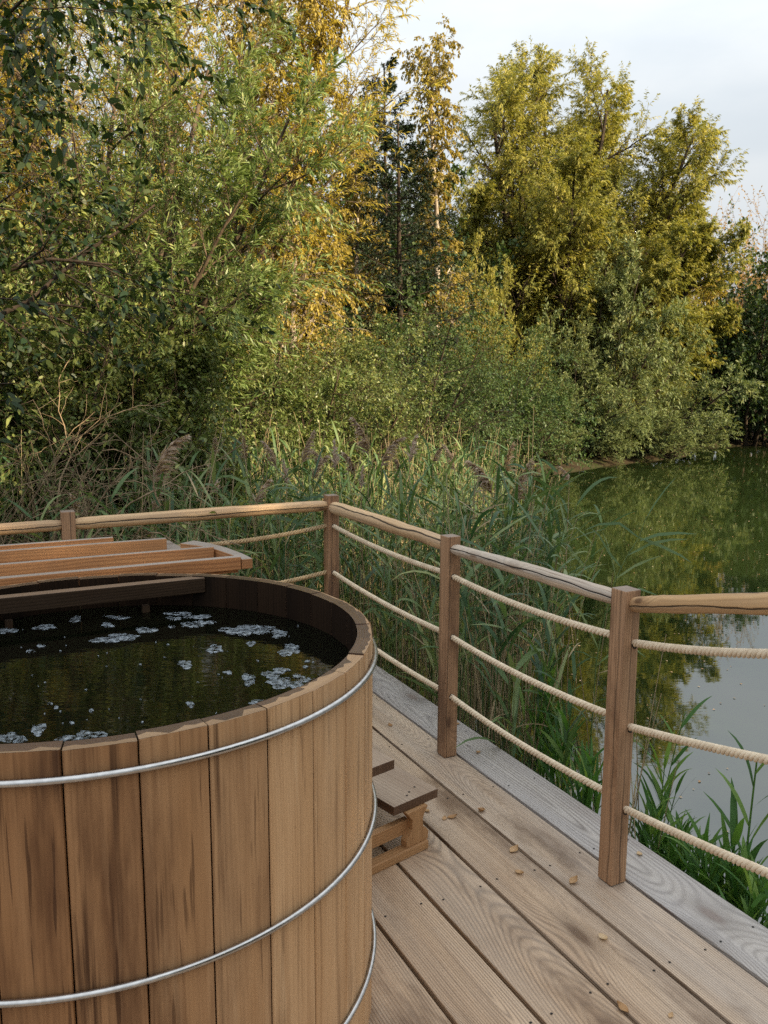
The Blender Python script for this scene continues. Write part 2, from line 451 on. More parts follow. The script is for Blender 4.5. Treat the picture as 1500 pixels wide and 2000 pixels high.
class WB:
    """wood builder: faces with UVs in metres (U along the grain), a tint per piece and material slots"""
    def __init__(s):
        s.v, s.f, s.uv, s.t, s.m, s.sm, s.lo = [], [], [], [], [], [], {}

    def box(s, c, ax, ay, az, L, W, T, tint=0.5, mat=0, top=None, ends=None, sides=None, seed=None):
        """box centred at c; ax = grain direction (length L), ay (width W), az up (thickness T)"""
        c, ax, ay, az = Vector(c), Vector(ax).normalized(), Vector(ay).normalized(), Vector(az).normalized()
        uo, vo_ = rnd.uniform(0, 60), rnd.uniform(0, 60)
        b = len(s.v)
        for i in (-1, 1):
            for j in (-1, 1):
                for k in (-1, 1):
                    s.v.append(c + ax * (i * L / 2) + ay * (j * W / 2) + az * (k * T / 2))
        ix = lambda i, j, k: b + (i > 0) * 4 + (j > 0) * 2 + (k > 0)
        def face(q, uvf, m):
            s.f.append([ix(*p) for p in q])
            s.uv.append([(uvf(*p)[0] + uo, uvf(*p)[1] + vo_) for p in q])
            s.lo[len(s.uv) - 1] = [uvf(*p) for p in q]
            s.t.append(tint)
            s.m.append(m)
            s.sm.append(False)
        tp = mat if top is None else top
        en = mat if ends is None else ends
        sd = mat if sides is None else sides
        face([(-1, -1, 1), (1, -1, 1), (1, 1, 1), (-1, 1, 1)], lambda i, j, k: (i * L / 2, j * W / 2), tp)
        face([(-1, 1, -1), (1, 1, -1), (1, -1, -1), (-1, -1, -1)], lambda i, j, k: (i * L / 2, j * W / 2 + 3), mat)
        face([(-1, -1, -1), (1, -1, -1), (1, -1, 1), (-1, -1, 1)], lambda i, j, k: (i * L / 2, k * T / 2 + 1), sd)
        face([(1, 1, -1), (-1, 1, -1), (-1, 1, 1), (1, 1, 1)], lambda i, j, k: (i * L / 2, k * T / 2 + 2), sd)
        face([(1, -1, -1), (1, 1, -1), (1, 1, 1), (1, -1, 1)], lambda i, j, k: (k * T * .2, j * W / 2 + 4), en)
        face([(-1, 1, -1), (-1, -1, -1), (-1, -1, 1), (-1, 1, 1)], lambda i, j, k: (k * T * .2, j * W / 2 + 5), en)

    def prism(s, poly, c, ex, ey, ez, T, tint=0.5, mat=0, top=None, grain='x'):
        """extrude polygon (list of (x,y)) in plane ex,ey by thickness T along ez (centred)"""
        c, ex, ey, ez = Vector(c), Vector(ex), Vector(ey), Vector(ez)
        uo, vo_ = rnd.uniform(0, 60), rnd.uniform(0, 60)
        n = len(poly)
        b = len(s.v)
        for k in (-1, 1):
            for x, y in poly:
                s.v.append(c + ex * x + ey * y + ez * (k * T / 2))
        fu = (lambda x, y: (x + uo, y + vo_)) if grain == 'x' else (lambda x, y: (y + uo, x + vo_))
        s.f.append([b + n + i for i in range(n)])
        s.uv.append([fu(*p) for p in poly])
        s.f.append([b + i for i in reversed(range(n))])
        s.uv.append([fu(*p) for p in reversed(poly)])
        s.t += [tint] * 2
        s.m += [mat if top is None else top, mat]
        s.sm += [False] * 2
        acc = 0.0
        for i in range(n):
            j = (i + 1) % n
            d = math.dist(poly[i], poly[j])
            s.f.append([b + i, b + j, b + n + j, b + n + i])
            s.uv.append([(acc + uo, vo_), (acc + d + uo, vo_), (acc + d + uo, vo_ + T), (acc + uo, vo_ + T)])
            acc += d
            s.t.append(tint)
            s.m.append(mat)
            s.sm.append(False)

    def grid(s, P, UV, tint=0.5, mat=0, smooth=True, closed=False, flip=False):
        """P: rows of points, UV same shape"""
        R, Cn = len(P), len(P[0])
        b = len(s.v)
        for row in P:
            s.v += [Vector(p) for p in row]
        for i in range(R - 1):
            for j in range(Cn if closed else Cn - 1):
                j2 = (j + 1) % Cn
                q = [b + i * Cn + j, b + i * Cn + j2, b + (i + 1) * Cn + j2, b + (i + 1) * Cn + j]
                uv = [UV[i][j], UV[i][j2] if j2 else (UV[i][j][0], UV[i][j][1] + UV[i][1][1] - UV[i][0][1]),
                      UV[i + 1][j2] if j2 else (UV[i + 1][j][0], UV[i + 1][j][1] + UV[i][1][1] - UV[i][0][1]), UV[i + 1][j]]
                if flip:
                    q.reverse()
                    uv.reverse()
                s.f.append(q)
                s.uv.append(uv)
                s.t.append(tint)
                s.m.append(mat)
                s.sm.append(smooth)

    def build(s, name, mats, parent=None, bevel=0.0, loc=None, segs=2):
        me = bpy.data.meshes.new(name)
        org = Vector(loc) if loc is not None else Vector((0, 0, 0))
        me.from_pydata([tuple(v - org) for v in s.v], [], s.f)
        uvl = me.uv_layers.new(name='uv')
        uvl.data.foreach_set('uv', [x for f in s.uv for p in f for x in p])
        lol = me.uv_layers.new(name='loc')
        lol.data.foreach_set('uv', [x for i, f in enumerate(s.uv) for p in s.lo.get(i, f) for x in p])
        a = me.attributes.new('tint', 'FLOAT', 'FACE')
        a.data.foreach_set('value', s.t)
        me.polygons.foreach_set('material_index', s.m)
        me.polygons.foreach_set('use_smooth', s.sm)
        me.update()
        o = link(name, me, parent, mats)
        if loc is not None:
            o.location = org
        if bevel:
            md = o.modifiers.new('bevel', 'BEVEL')
            md.width, md.segments, md.limit_method, md.angle_limit = bevel, segs, 'ANGLE', math.radians(40)
            md.harden_normals = False
        return o


def tube_arrays(P, R, sides):
    """P (N,K,3), R (N,K) -> verts, quads"""
    P, R = np.asarray(P, np.float64), np.asarray(R, np.float64)
    n, K, _ = P.shape
    T = np.empty_like(P)
    T[:, 1:-1] = P[:, 2:] - P[:, :-2]
    T[:, 0], T[:, -1] = P[:, 1] - P[:, 0], P[:, -1] - P[:, -2]
    T /= np.linalg.norm(T, axis=2, keepdims=True) + 1e-12
    mean = T.mean(1)
    ref = np.where(np.abs(mean[:, 2:3]) > 0.75, np.array([[1.0, 0.13, 0]]), np.array([[0.0, 0.05, 1]]))[:, None, :]
    U = np.cross(T, np.broadcast_to(ref, T.shape))
    U /= np.linalg.norm(U, axis=2, keepdims=True) + 1e-12
    V = np.cross(T, U)
    a = np.arange(sides) * 2 * PI / sides
    ring = U[:, :, None, :] * np.cos(a)[:, None] + V[:, :, None, :] * np.sin(a)[:, None]
    verts = (P[:, :, None, :] + ring * R[:, :, None, None]).reshape(-1, 3)
    base = (np.arange(n) * K * sides)[:, None, None]
    k = np.arange(K - 1)[None, :, None] * sides
    j = np.arange(sides)[None, None, :]
    j2 = (j + 1) % sides
    q = np.stack([base + k + j, base + k + j2, base + k + sides + j2, base + k + sides + j], -1).reshape(-1, 4)
    return verts, q


def cat_arrays(parts):
    vs, fs, off = [], [], 0
    for v, f in parts:
        vs.append(v)
        fs.append(f + off)
        off += len(v)
    return np.concatenate(vs), np.concatenate(fs)


# ------------------------------------------------------------------ site frame
AN = math.radians(27.0388)
n2 = Vector((math.cos(AN), math.sin(AN), 0))          # outward, across the deck boards
a2 = Vector((-math.sin(AN), math.cos(AN), 0))         # along the deck boards, away from the camera
ZUP = Vector((0, 0, 1))
WATER = -0.45


def dk(n, a, z=0.0):
    return n2 * n + a2 * a + ZUP * z


# ------------------------------------------------------------------ ground, pond
POND = np.array([(-9, -10), (-6.5, 4.6), (-3.6, 6.0), (-1.2, 9.0), (1.2, 14), (3.2, 19.2), (6.4, 23.2), (9.4, 25.9), (11.5, 30.5),
                 (16, 32.5), (26, 33), (38, 26), (44, 0), (38, -40), (-9, -40)], float)


def pond_dist(x, y):
    """signed distance to the pond outline, positive on land"""
    p = np.stack([x, y], -1)[..., None, :]
    A, B = POND, np.roll(POND, -1, 0)
    d = B - A
    t = np.clip(((p - A) * d).sum(-1) / (d * d).sum(-1), 0, 1)
    dist = np.linalg.norm(p - (A + d * t[..., None]), axis=-1).min(-1)
    inside = np.zeros(x.shape, bool)
    for (x1, y1), (x2, y2) in zip(A, B):
        c = ((y1 > y) != (y2 > y)) & (x < (x2 - x1) * (y - y1) / (y2 - y1 + 1e-12) + x1)
        inside ^= c
    return np.where(inside, -dist, dist)


def ground_z(x, y):
    x, y = np.asarray(x, float), np.asarray(y, float)
    d = pond_dist(x, y)
    z = np.where(d > 0, WATER + 0.05 + 0.55 * (1 - np.exp(-d / 2.2)) + 0.01 * np.maximum(d - 3, 0), WATER + 0.05 + np.maximum(d * 0.35, -1.2))
    return z + 0.05 * np.sin(x * 1.7 + 0.6 * y) * np.cos(y * 1.3) * np.clip(d, 0, 1)


def axis_pts(lo, hi, step):
    c = np.arange(lo, hi + step / 2, step)
    return np.concatenate([np.array([-900, -400, -200, -110]), c, np.array([110, 200, 400, 900])])


gx, gy = axis_pts(-50, 60, 0.6), axis_pts(-50, 60, 0.6)
GX, GY = np.meshgrid(gx, gy)
GV = np.stack([GX, GY, ground_z(GX, GY)], -1).reshape(-1, 3)
nx, ny = len(gx), len(gy)
ii = (np.arange(ny - 1)[:, None] * nx + np.arange(nx - 1)[None, :]).ravel()
me = arr_mesh('ground', GV, np.stack([ii, ii + 1, ii + nx + 1, ii + nx], -1), smooth=True)
tag(link('ground', me, None, [M['soil']]), kind='structure')
wv = np.array([(-60, -80, WATER), (90, -80, WATER), (90, 90, WATER), (-60, 90, WATER)], float)
me = arr_mesh('water', wv, np.array([[0, 1, 2, 3]]))
tag(link('water', me, None, [M['pond']]), kind='structure')

# ------------------------------------------------------------------ deck
D_END = 4.42
edges = [2.122, 1.909, 1.697, 1.478, 1.259, 1.049]
pitch = 0.2125
while edges[-1] > -2.6:
    edges.append(edges[-1] - pitch)
GAP = 0.0135
wb = WB()
TH = 0.034
for i in range(len(edges) - 1):
    hi, lo = edges[i] - (GAP / 2 if i else 0), edges[i + 1] + GAP / 2
    tint = {0: 1.0, 1: 0.72, 2: 0.45, 3: 0.30, 4: 0.35, 5: 0.15}.get(i, rnd.uniform(0.1, 0.6))
    a0, a1 = -2.6, D_END
    wb.box(dk((hi + lo) / 2, (a0 + a1) / 2, -TH / 2), a2, -n2, ZUP, a1 - a0, hi - lo, TH, tint, 1 if i == 0 else 0)
deck = wb.build('deck', [M['deck'], M['deck_grey']], bevel=0.003)
tag(deck, 'weathered brown plank deck with dark gaps beside the hot tub', 'deck', kind='structure')
wb = WB()
for a in np.arange(-2.3, D_END, 0.55):
    wb.box(dk(-0.2, a, -TH - 0.072), n2, a2, ZUP, 4.5, 0.05, 0.14, 0.1)
wb.box(dk(2.075, (D_END - 2.6) / 2, -TH - 0.0715), a2, n2, ZUP, D_END + 2.6 - 0.04, 0.04, 0.136, 0.1)
for a in (-1.5, 0.2, 1.9, 3.6):
    for nn in (2.0, 0.2, -1.8):
        wb.box(dk(nn, a + 0.27, -TH - 0.142 - 0.55), ZUP, a2, n2, 1.1, 0.1, 0.1, 0.1)
wb.build('joist', [M['step_edge']], deck)
# nail heads: pairs where boards cross the joists
vs, fs = [], []
for i in range(8):
    hi, lo = edges[i], edges[i + 1]
    for a in np.arange(-0.65, D_END, 0.55):
        for nn in (lo + 0.035, hi - 0.035):
            c = dk(nn + rnd.uniform(-.006, .006), a + rnd.uniform(-.012, .012), 0.0015)
            b = len(vs)
            vs += [tuple(c + Vector((math.cos(t), math.sin(t), 0)) * 0.0042) for t in np.arange(6) * PI / 3]
            fs.append([b + k for k in range(6)])
me = arr_mesh('nail_head', np.array(vs), np.array(fs))
link('nail_head', me, deck, [M['hole']])

# ------------------------------------------------------------------ hot tub
C = Vector((-0.721, 2.008, 0))
RT, ZR, NS = 0.6946, 1.03, 34
A0 = math.radians(-2.04)
DA = 2 * PI / NS
tub = thing('hot_tub', 'round cedar barrel hot tub with steel hoops and dark water', 'hot tub', C)
loc = lambda ang, r, z: Vector((math.cos(ang) * r, math.sin(ang) * r, z))
wb, wi, wr = WB(), WB(), WB()
gap = 0.0013 / RT
TK = 0.040
rim_polys = []
for k in range(NS):
    t0, t1 = A0 + k * DA + gap, A0 + (k + 1) * DA - gap
    tm = (t0 + t1) / 2
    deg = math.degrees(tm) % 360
    # left staves browner and more stained; skylight from the right painted in too
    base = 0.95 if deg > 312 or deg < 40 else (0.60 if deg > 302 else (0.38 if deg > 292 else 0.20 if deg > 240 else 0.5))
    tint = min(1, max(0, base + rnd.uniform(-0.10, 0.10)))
    dz = rnd.uniform(-0.002, 0.002)
    ro, ri = RT / math.cos(DA / 2 - gap), (RT - TK) / math.cos(DA / 2 - gap)
    ro = RT
    uo, vo_ = rnd.uniform(0, 50), rnd.uniform(0, 50)
    cf = 0.0022 / RT
    zs = [0.0, 0.35, 0.7, ZR + dz]
    # outer face: chamfered long edges
    cols = [(t0, ro - 0.003), (t0 + cf, ro), (t1 - cf, ro), (t1, ro - 0.003)]
    P = [[loc(a, r, z) for a, r in cols] for z in zs]
    W = RT * DA
    UV = [[(z + uo, vo_ + (a - t0) / DA * W) for a, r in cols] for z in zs]
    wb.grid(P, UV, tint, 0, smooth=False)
    # joint sides
    for a, fl in ((t0, True), (t1, False)):
        P = [[loc(a, ro - 0.003, z), loc(a, ro - TK, z)] for z in zs]
        wb.grid(P, [[(z + uo, vo_), (z + uo, vo_ + TK)] for z in zs], 0.1, 1, smooth=False, flip=fl)
    # inside face
    P = [[loc(a, RT - TK, z) for a in (t1, t0)] for z in zs]
    wi.grid(P, [[(z + uo, vo_), (z + uo, vo_ + W)] for z in zs], rnd.uniform(0.2, 0.8), 0, smooth=False)
    # rim: wet inner band with a ragged edge against the dry outer band
    dry = 0.25 if 275 < deg < 285 else (0.50 if deg < 322 and deg > 285 else 0.75 if deg < 345 and deg >= 322 else 0.05)
    nseg = 7
    z = ZR + dz
    mid = []
    for j in range(nseg + 1):
        f = dry + rnd.uniform(-0.22, 0.22)
        mid.append(min(0.93, max(0.04, f)))
    if rnd.random() < 0.3 and deg > 280:
        for j in range(2, 5):
            mid[j] = max(0.05, mid[j] - 0.3)
    angs = [t0 + (t1 - t0) * j / nseg for j in range(nseg + 1)]
    rmid = [ro - 0.003 - TK * m for m in mid]
    wr.grid([[loc(a, r, z) for a, r in zip(angs, rmid)], [loc(a, ro - 0.003, z) for a in angs]],
            [[(uo + j * .01, vo_ + TK * mid[j]) for j in range(nseg + 1)], [(uo + j * .01, vo_) for j in range(nseg + 1)]], tint, 0, smooth=False, flip=True)
    wr.grid([[loc(a, RT - TK, z) for a in angs], [loc(a, r, z) for a, r in zip(angs, rmid)]],
            [[(uo + j * .01, vo_ + TK) for j in range(nseg + 1)], [(uo + j * .01, vo_ + TK * mid[j]) for j in range(nseg + 1)]], rnd.uniform(0.2, .9), 1, smooth=False, flip=True)
    wr.grid([[loc(t0, ro - 0.003, z), loc(t1, ro - 0.003, z)], [loc(t0 + cf, ro, z - 0.003), loc(t1 - cf, ro, z - 0.003)]],
            [[(uo, vo_), (uo, vo_ + W)], [(uo, vo_ + .004), (uo, vo_ + W)]], tint, 0, smooth=False, flip=True)
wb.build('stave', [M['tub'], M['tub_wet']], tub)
wi.build('tub_inside', [M['tub_in']], tub)
wr.build('rim', [M['tub_rim'], M['tub_wet']], tub)
# floor of the tub
fv = np.array([[0, 0, 0.05]] + [list(loc(a, RT - TK, 0.05)) for a in np.arange(48) * 2 * PI / 48])
me = arr_mesh('tub_floor', fv, np.array([[0, 1 + k, 1 + (k + 1) % 48] for k in range(48)]))
link('tub_floor', me, tub, [M['hole']])
for hz in (0.9796, 0.5646, 0.180):
    K = 160
    ang = np.arange(K) * 2 * PI / K
    rh, sides = 0.0070, 10
    P = np.stack([np.cos(ang) * (RT + rh * 0.9), np.sin(ang) * (RT + rh * 0.9), np.full(K, hz)], -1)
    b = np.arange(sides) * 2 * PI / sides
    V = P[:, None, :] + rh * (np.cos(b)[None, :, None] * np.stack([np.cos(ang), np.sin(ang), 0 * ang], -1)[:, None, :] + np.sin(b)[None, :, None] * np.array([0, 0, 1.0]))
    kk, jj = np.meshgrid(np.arange(K), np.arange(sides), indexing='ij')
    q = np.stack([kk * sides + jj, ((kk + 1) % K) * sides + jj, ((kk + 1) % K) * sides + (jj + 1) % sides, kk * sides + (jj + 1) % sides], -1).reshape(-1, 4)
    me = arr_mesh('hoop', V.reshape(-1, 3), q, smooth=True)
    link('hoop', me, tub, [M['steel']])
# chord plank and its uprights inside the tub (stove guard)
wb = WB()
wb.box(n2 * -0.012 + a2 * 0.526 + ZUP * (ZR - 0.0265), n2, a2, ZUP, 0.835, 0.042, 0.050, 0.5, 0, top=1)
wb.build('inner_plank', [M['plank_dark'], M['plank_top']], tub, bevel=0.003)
for nn in (0.215, -0.19):
    wb = WB()
    wb.box(n2 * nn + a2 * 0.531 + ZUP * 0.502, ZUP, n2, a2, 0.90, 0.022, 0.022, 0.9, 0)
    wb.build('guard_post', [M['plank_dark']], tub)
# water in the tub
ZW = 0.93
wvt = np.array([[0, 0, 0]] + [[math.cos(a) * (RT - TK - 0.001), math.sin(a) * (RT - TK - 0.001), 0] for a in np.arange(96) * 2 * PI / 96])
me = arr_mesh('bath_water', wvt, np.array([[0, 1 + k, 1 + (k + 1) % 96] for k in range(96)]))
bw = link('bath_water', me, None, [M['bath']], C + ZUP * ZW)
tag(bw, 'dark still water filling the round tub', 'water', kind='structure')


def rayz(px, py, z):
    d = _R * (px - 750) - _U * (py - 1000) + _f0 * F
    return Vector((0, 0, CAMZ)) + d * ((z - CAMZ) / d.z)


# foam: lumpy patches of froth lying on the bath water
fr = random.Random(3)
vs, fs = [], []
def froth(cx, cy_, rx, ry, rot=0.0, lumps=None):
    c = rayz(cx, cy_, ZW)
    e1 = rayz(cx + rx, cy_, ZW) - c
    e2 = rayz(cx, cy_ - ry, ZW) - c
    n = 22
    b = len(vs)
    ph = [fr.uniform(0, 6.28) for _ in range(4)]
    sx = 0
    ringp = []
    for j in range(n):
        t = j * 2 * PI / n
        rr = 1 + 0.22 * math.sin(2 * t + ph[0]) + 0.16 * math.sin(3 * t + ph[1]) + 0.12 * math.sin(5 * t + ph[2]) + 0.08 * math.sin(9 * t + ph[3])
        x, y = math.cos(t) * rr, math.sin(t) * rr
        x, y = x * math.cos(rot) - y * math.sin(rot), x * math.sin(rot) + y * math.cos(rot)
        ringp.append((x, y))
    for sc_, hz in ((1.0, 0.0006), (0.93, 0.0018), (0.6, 0.0026), (0.25, 0.003)):
        for x, y in ringp:
            p = c + e1 * x * sc_ + e2 * y * sc_
            vs.append((p.x, p.y, ZW + hz))
    for l in range(3):
        for j in range(n):
            fs.append([b + l * n + j, b + l * n + (j + 1) % n, b + (l + 1) * n + (j + 1) % n, b + (l + 1) * n + j])
    vs.append((c.x, c.y, ZW + 0.0031))
    ci = len(vs) - 1
    for j in range(0, n, 2):
        fs.append([b + 3 * n + j, b + 3 * n + (j + 1) % n, b + 3 * n + (j + 2) % n, ci])
for a in [(208, 1250, 26, 6), (243, 1244, 30, 6), (285, 1231, 18, 6), (420, 1268, 17, 7), (362, 1298, 15, 7), (486, 1327, 15, 10), (530, 1318, 16, 8),
          (545, 1333, 26, 10), (572, 1337, 22, 8), (548, 1310, 18, 5), (566, 1270, 20, 11), (372, 1221, 20, 5), (450, 1232, 22, 6), (480, 1230, 26, 9),
          (512, 1230, 24, 7), (545, 1238, 18, 7), (400, 1216, 18, 4), (388, 1205, 24, 4), (350, 1199, 22, 4), (340, 1208, 16, 3), (75, 1425, 16, 10),
          (180, 1436, 26, 9), (140, 1443, 26, 7), (14, 1441, 18, 9), (40, 1446, 14, 7), (505, 1373, 20, 5), (88, 1225, 22, 5), (15, 1232, 16, 6),
          (230, 1206, 24, 3), (148, 1210, 11, 6), (210, 1221, 13, 4), (445, 1314, 10, 3), (372, 1376, 9, 5), (582, 1322, 12, 5), (600, 1330, 13, 6),
          (490, 1257, 11, 4), (335, 1224, 6, 3), (60, 1272, 8, 3), (80, 1262, 8, 3), (596, 1303, 6, 2), (600, 1292, 6, 2), (140, 1412, 5, 3),
          (97, 1375, 5, 3), (110, 1382, 5, 3), (178, 1388, 5, 3)]:
    froth(*a)
for _ in range(45):
    px, py = fr.uniform(10, 640), fr.uniform(1200, 1440)
    p = rayz(px, py, ZW)
    if (p - C - ZUP * ZW).length < RT - TK - 0.03:
        froth(px, py, fr.uniform(1.0, 2.6), fr.uniform(0.7, 1.5))
me = arr_mesh('foam', np.array(vs), np.array(fs), smooth=True)
tag(link('foam', me, None, [M['foam']]), 'patches of pale froth drifting on the bath water', 'foam', kind='stuff')

# ------------------------------------------------------------------ lid behind the tub
lid = thing('wooden_cover', 'half of a wooden tub lid with grey panels and raised cedar battens behind the tub', 'lid', C)
Lp = lambda n, a, z: n2 * n + a2 * a + ZUP * z
LZ = 0.986
wb = WB()
poly = [(-0.72, 0.775), (0.600, 0.775), (0.590, 0.90), (0.565, 1.05), (0.510, 1.14), (0.49, 1.42), (0.47, 1.445), (-0.62, 1.445), (-0.70, 1.1)]
wb.prism(poly, ZUP * (LZ - 0.004), n2, a2, ZUP, 0.020, 0.4, 0, top=1)
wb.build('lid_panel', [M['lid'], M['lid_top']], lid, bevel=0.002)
for a, n0, n1_, th in ((0.775, -0.74, 0.606, 0.049), (0.993, -0.70, 0.566, 0.027), (1.235, -0.66, 0.436, 0.030), (1.385, -0.60, 0.250, 0.024)):
    wb = WB()
    z0 = LZ + 0.0225 if th < 0.04 else LZ - 0.001
    th = th + 0.018 if th < 0.04 else th
    z0 = z0 - 0.018 if th < 0.0485 else z0
    wb.box(Lp((n0 + n1_) / 2, a, z0 + th / 2), n2, a2, ZUP, n1_ - n0, 0.026 if th < 0.0485 else 0.032, th, rnd.uniform(.3, .7), 0, top=1)
    wb.build('batten', [M['lid'], M['lid_top']], lid, bevel=0.003)
wb = WB()
outer = [(0.650, 0.757), (0.645, 0.86), (0.624, 1.00), (0.59, 1.12), (0.545, 1.21)]
inner = [(0.609, 0.757), (0.600, 0.86), (0.576, 0.98), (0.54, 1.08), (0.478, 1.17)]
wb.prism(outer + inner[::-1], ZUP * (LZ + 0.0195), n2, a2, ZUP, 0.038, 0.6, 0, top=1)
wb.build('curved_edge', [M['lid'], M['lid_top']], lid, bevel=0.003)
for nn, aa in ((-0.5, 1.3), (0.35, 1.3), (-0.5, 0.85), (0.35, 0.85)):
    wb = WB()
    wb.box(Lp(nn, aa, (LZ - 0.0145) / 2), ZUP, n2, a2, LZ - 0.015, 0.05, 0.05, 0.4, 0)
    wb.build('lid_leg', [M['step']], lid, bevel=0.003)

# ------------------------------------------------------------------ steps
e_r = Vector((0.760, 0.650, 0)).normalized()
e_t = Vector((-e_r.y, e_r.x, 0))
st = thing('tub_steps', 'low two tread wooden steps with shaped legs beside the tub', 'steps', C)
S = lambda r, t, z: e_r * r + e_t * t + ZUP * z
off = 0.06
def tread(r0, r1, t0, t1, z):
    wb = WB()
    wb.box(S((r0 + r1) / 2, (t0 + t1) / 2, z - 0.0175), e_t, -e_r, ZUP, t1 - t0, r1 - r0, 0.035, 0.5, 0, top=1, ends=2, sides=2)
    wb.build('tread', [M['step_edge'], M['step_top'], M['step_edge']], st, bevel=0.003)
tA = (Vector((0.196, 2.83, 0)) - C).dot(e_t)
tF = (Vector((0.169, 2.758, 0)) - C).dot(e_t)
rA = (Vector((0.196, 2.83, 0)) - C).dot(e_r)
tU = (Vector((0.041, 2.635, 0)) - C).dot(e_t)
rU = (Vector((0.041, 2.635, 0)) - C).dot(e_r)
tread(rA - 0.215, rA, tA - 0.012, tA + 0.5, 0.20)
tread(0.765, rU, tU, tU + 0.52, 0.40)
rF = (Vector((0.169, 2.758, 0)) - C).dot(e_r)
for dt in (0.0, 0.42):
    wb = WB()
    wb.box(S((rF + 0.79) / 2, tF + dt + 0.022, 0.0165), e_r, e_t, ZUP, rF - 0.79, 0.044, 0.032, 0.6, 0)
    wb.build('foot', [M['step']], st, bevel=0.003)
    prof = [(-0.052, 0), (0.052, 0), (0.056, 0.030), (0.044, 0.045), (0.030, 0.055), (0.027, 0.085), (0.034, 0.105), (0.050, 0.128), (0.050, 0.1315),
            (-0.050, 0.1315), (-0.050, 0.128), (-0.036, 0.110), (-0.024, 0.095), (-0.026, 0.060), (-0.036, 0.045), (-0.052, 0.025)]
    wb = WB()
    wb.prism(prof, S(rA - 0.115, tF + dt + 0.026, 0.0328), e_r, ZUP, -e_t, 0.032, 0.6, 0, grain='y')
    wb.build('leg', [M['step']], st, bevel=0.002)
    wb = WB()
    prof2 = [(x * 0.95, y / 0.1315 * 0.3315) for x, y in prof]
    wb.prism(prof2, S(0.85, tF + dt + 0.026, 0.0328), e_r, ZUP, -e_t, 0.032, 0.5, 0, grain='y')
    wb.build('leg', [M['step']], st, bevel=0.002)
    wb = WB()
    r1 = rA - 0.115 - 0.03
    wb.box(S((r1 + 0.80) / 2, tF + dt + 0.052, 0.095), e_r, e_t, ZUP, r1 - 0.80 + 0.03, 0.028, 0.052, 0.7, 0)
    wb.build('side_bar', [M['step']], st, bevel=0.003)
for r, t in ((rA - 0.06, tA + 0.05), (rA - 0.125, tA + 0.02), (rA - 0.10, tA + 0.035)):
    vs = [tuple(S(r, t, 0.2012) + (e_r * math.cos(q) + e_t * math.sin(q)) * 0.0045) for q in np.arange(8) * PI / 4]
    link('screw_hole', arr_mesh('screw_hole', np.array(vs), np.arange(8)[None]), st, [M['hole']])

# ------------------------------------------------------------------ fence
fence = thing('rope_fence', 'square wooden posts joined by round log rails and three sagging ropes around the deck', 'fence', dk(1.864, 1.934))
FO = fence.location
PW = 0.066
posts = {'p0': (dk(1.864, 4.33) - n2 * 2.75, 1.033), 'p1': (dk(1.864, 4.325) - n2 * 1.434, 1.036), 'p2': (dk(1.864, 4.325), 1.040),
         'p3': (dk(1.864, 3.010), 1.016), 'p4': (dk(1.864, 1.934), 1.018), 'p5': (Vector((1.135, 1.36, 0)), 1.34)}
holes_v, holes_f = [], []
for k, (p, hgt) in posts.items():
    wb = WB()
    ew = 0.070 if k == 'p2' else PW
    wb.box(p - FO + ZUP * (hgt / 2 + (0.0015)), ZUP, a2, n2, hgt - 0.003, ew, ew, rnd.uniform(.35, .65), 0, ends=1)
    wb.build('post', [M['post'], M['post_top']], fence, bevel=0.0035)


def rail(p0, p1, r0, r1, mat, name='top_rail', seed=0, tint=0.5, bump_=0.004):
    q = np.random.default_rng(seed)
    p0, p1 = Vector(p0), Vector(p1)
    d = (p1 - p0)
    Ln = d.length
    d.normalize()
    u = d.cross(ZUP).normalized()
    v = u.cross(d)
    K, S_ = 42, 18
    wob = np.cumsum(q.normal(0, 1, (K, 2)), 0)
    wob -= np.linspace(0, 1, K)[:, None] * wob[-1]
    wob *= 0.0006
    rad = np.interp(np.linspace(0, 1, K), [0, .03, .5, .97, 1], [r0 * .8, r0, (r0 + r1) / 2 * 1.05, r1, r1 * .8])
    rad = rad * (1 + 0.03 * np.interp(np.arange(K), np.arange(0, K, 6), q.normal(0, 1, len(np.arange(0, K, 6)))))
    lob = q.uniform(0, 6.28, 3)
    P, UV = [], []
    uo, vo_ = q.uniform(0, 40), q.uniform(0, 40)
    for i in range(K):
        t = i / (K - 1)
        c = p0 + d * (Ln * t) + u * wob[i, 0] + v * wob[i, 1]
        row, uvr = [], []
        for j in range(S_):
            a = j * 2 * PI / S_
            rr = rad[i] * (1 + 0.025 * math.sin(2 * a + lob[0] + t * 3) + 0.02 * math.sin(3 * a + lob[1] - t * 5))
            row.append(c + (u * math.cos(a) + v * math.sin(a)) * rr - FO)
            uvr.append((uo + t * Ln, vo_ + a * 0.027))
        P.append(row)
        UV.append(uvr)
    wb = WB()
    wb.grid(P, UV, tint, 0, smooth=True, closed=True, flip=True)
    for row, uvr, fl in ((P[0], UV[0], False), (P[-1], UV[-1], True)):
        b = len(wb.v)
        wb.v += row
        idx = list(range(b, b + S_))
        wb.f.append(idx[::-1] if fl else idx)
        wb.uv.append([(0, 0)] * S_)
        wb.t.append(tint)
        wb.m.append(0)
        wb.sm.append(False)
    return wb.build(name, [mat], fence)


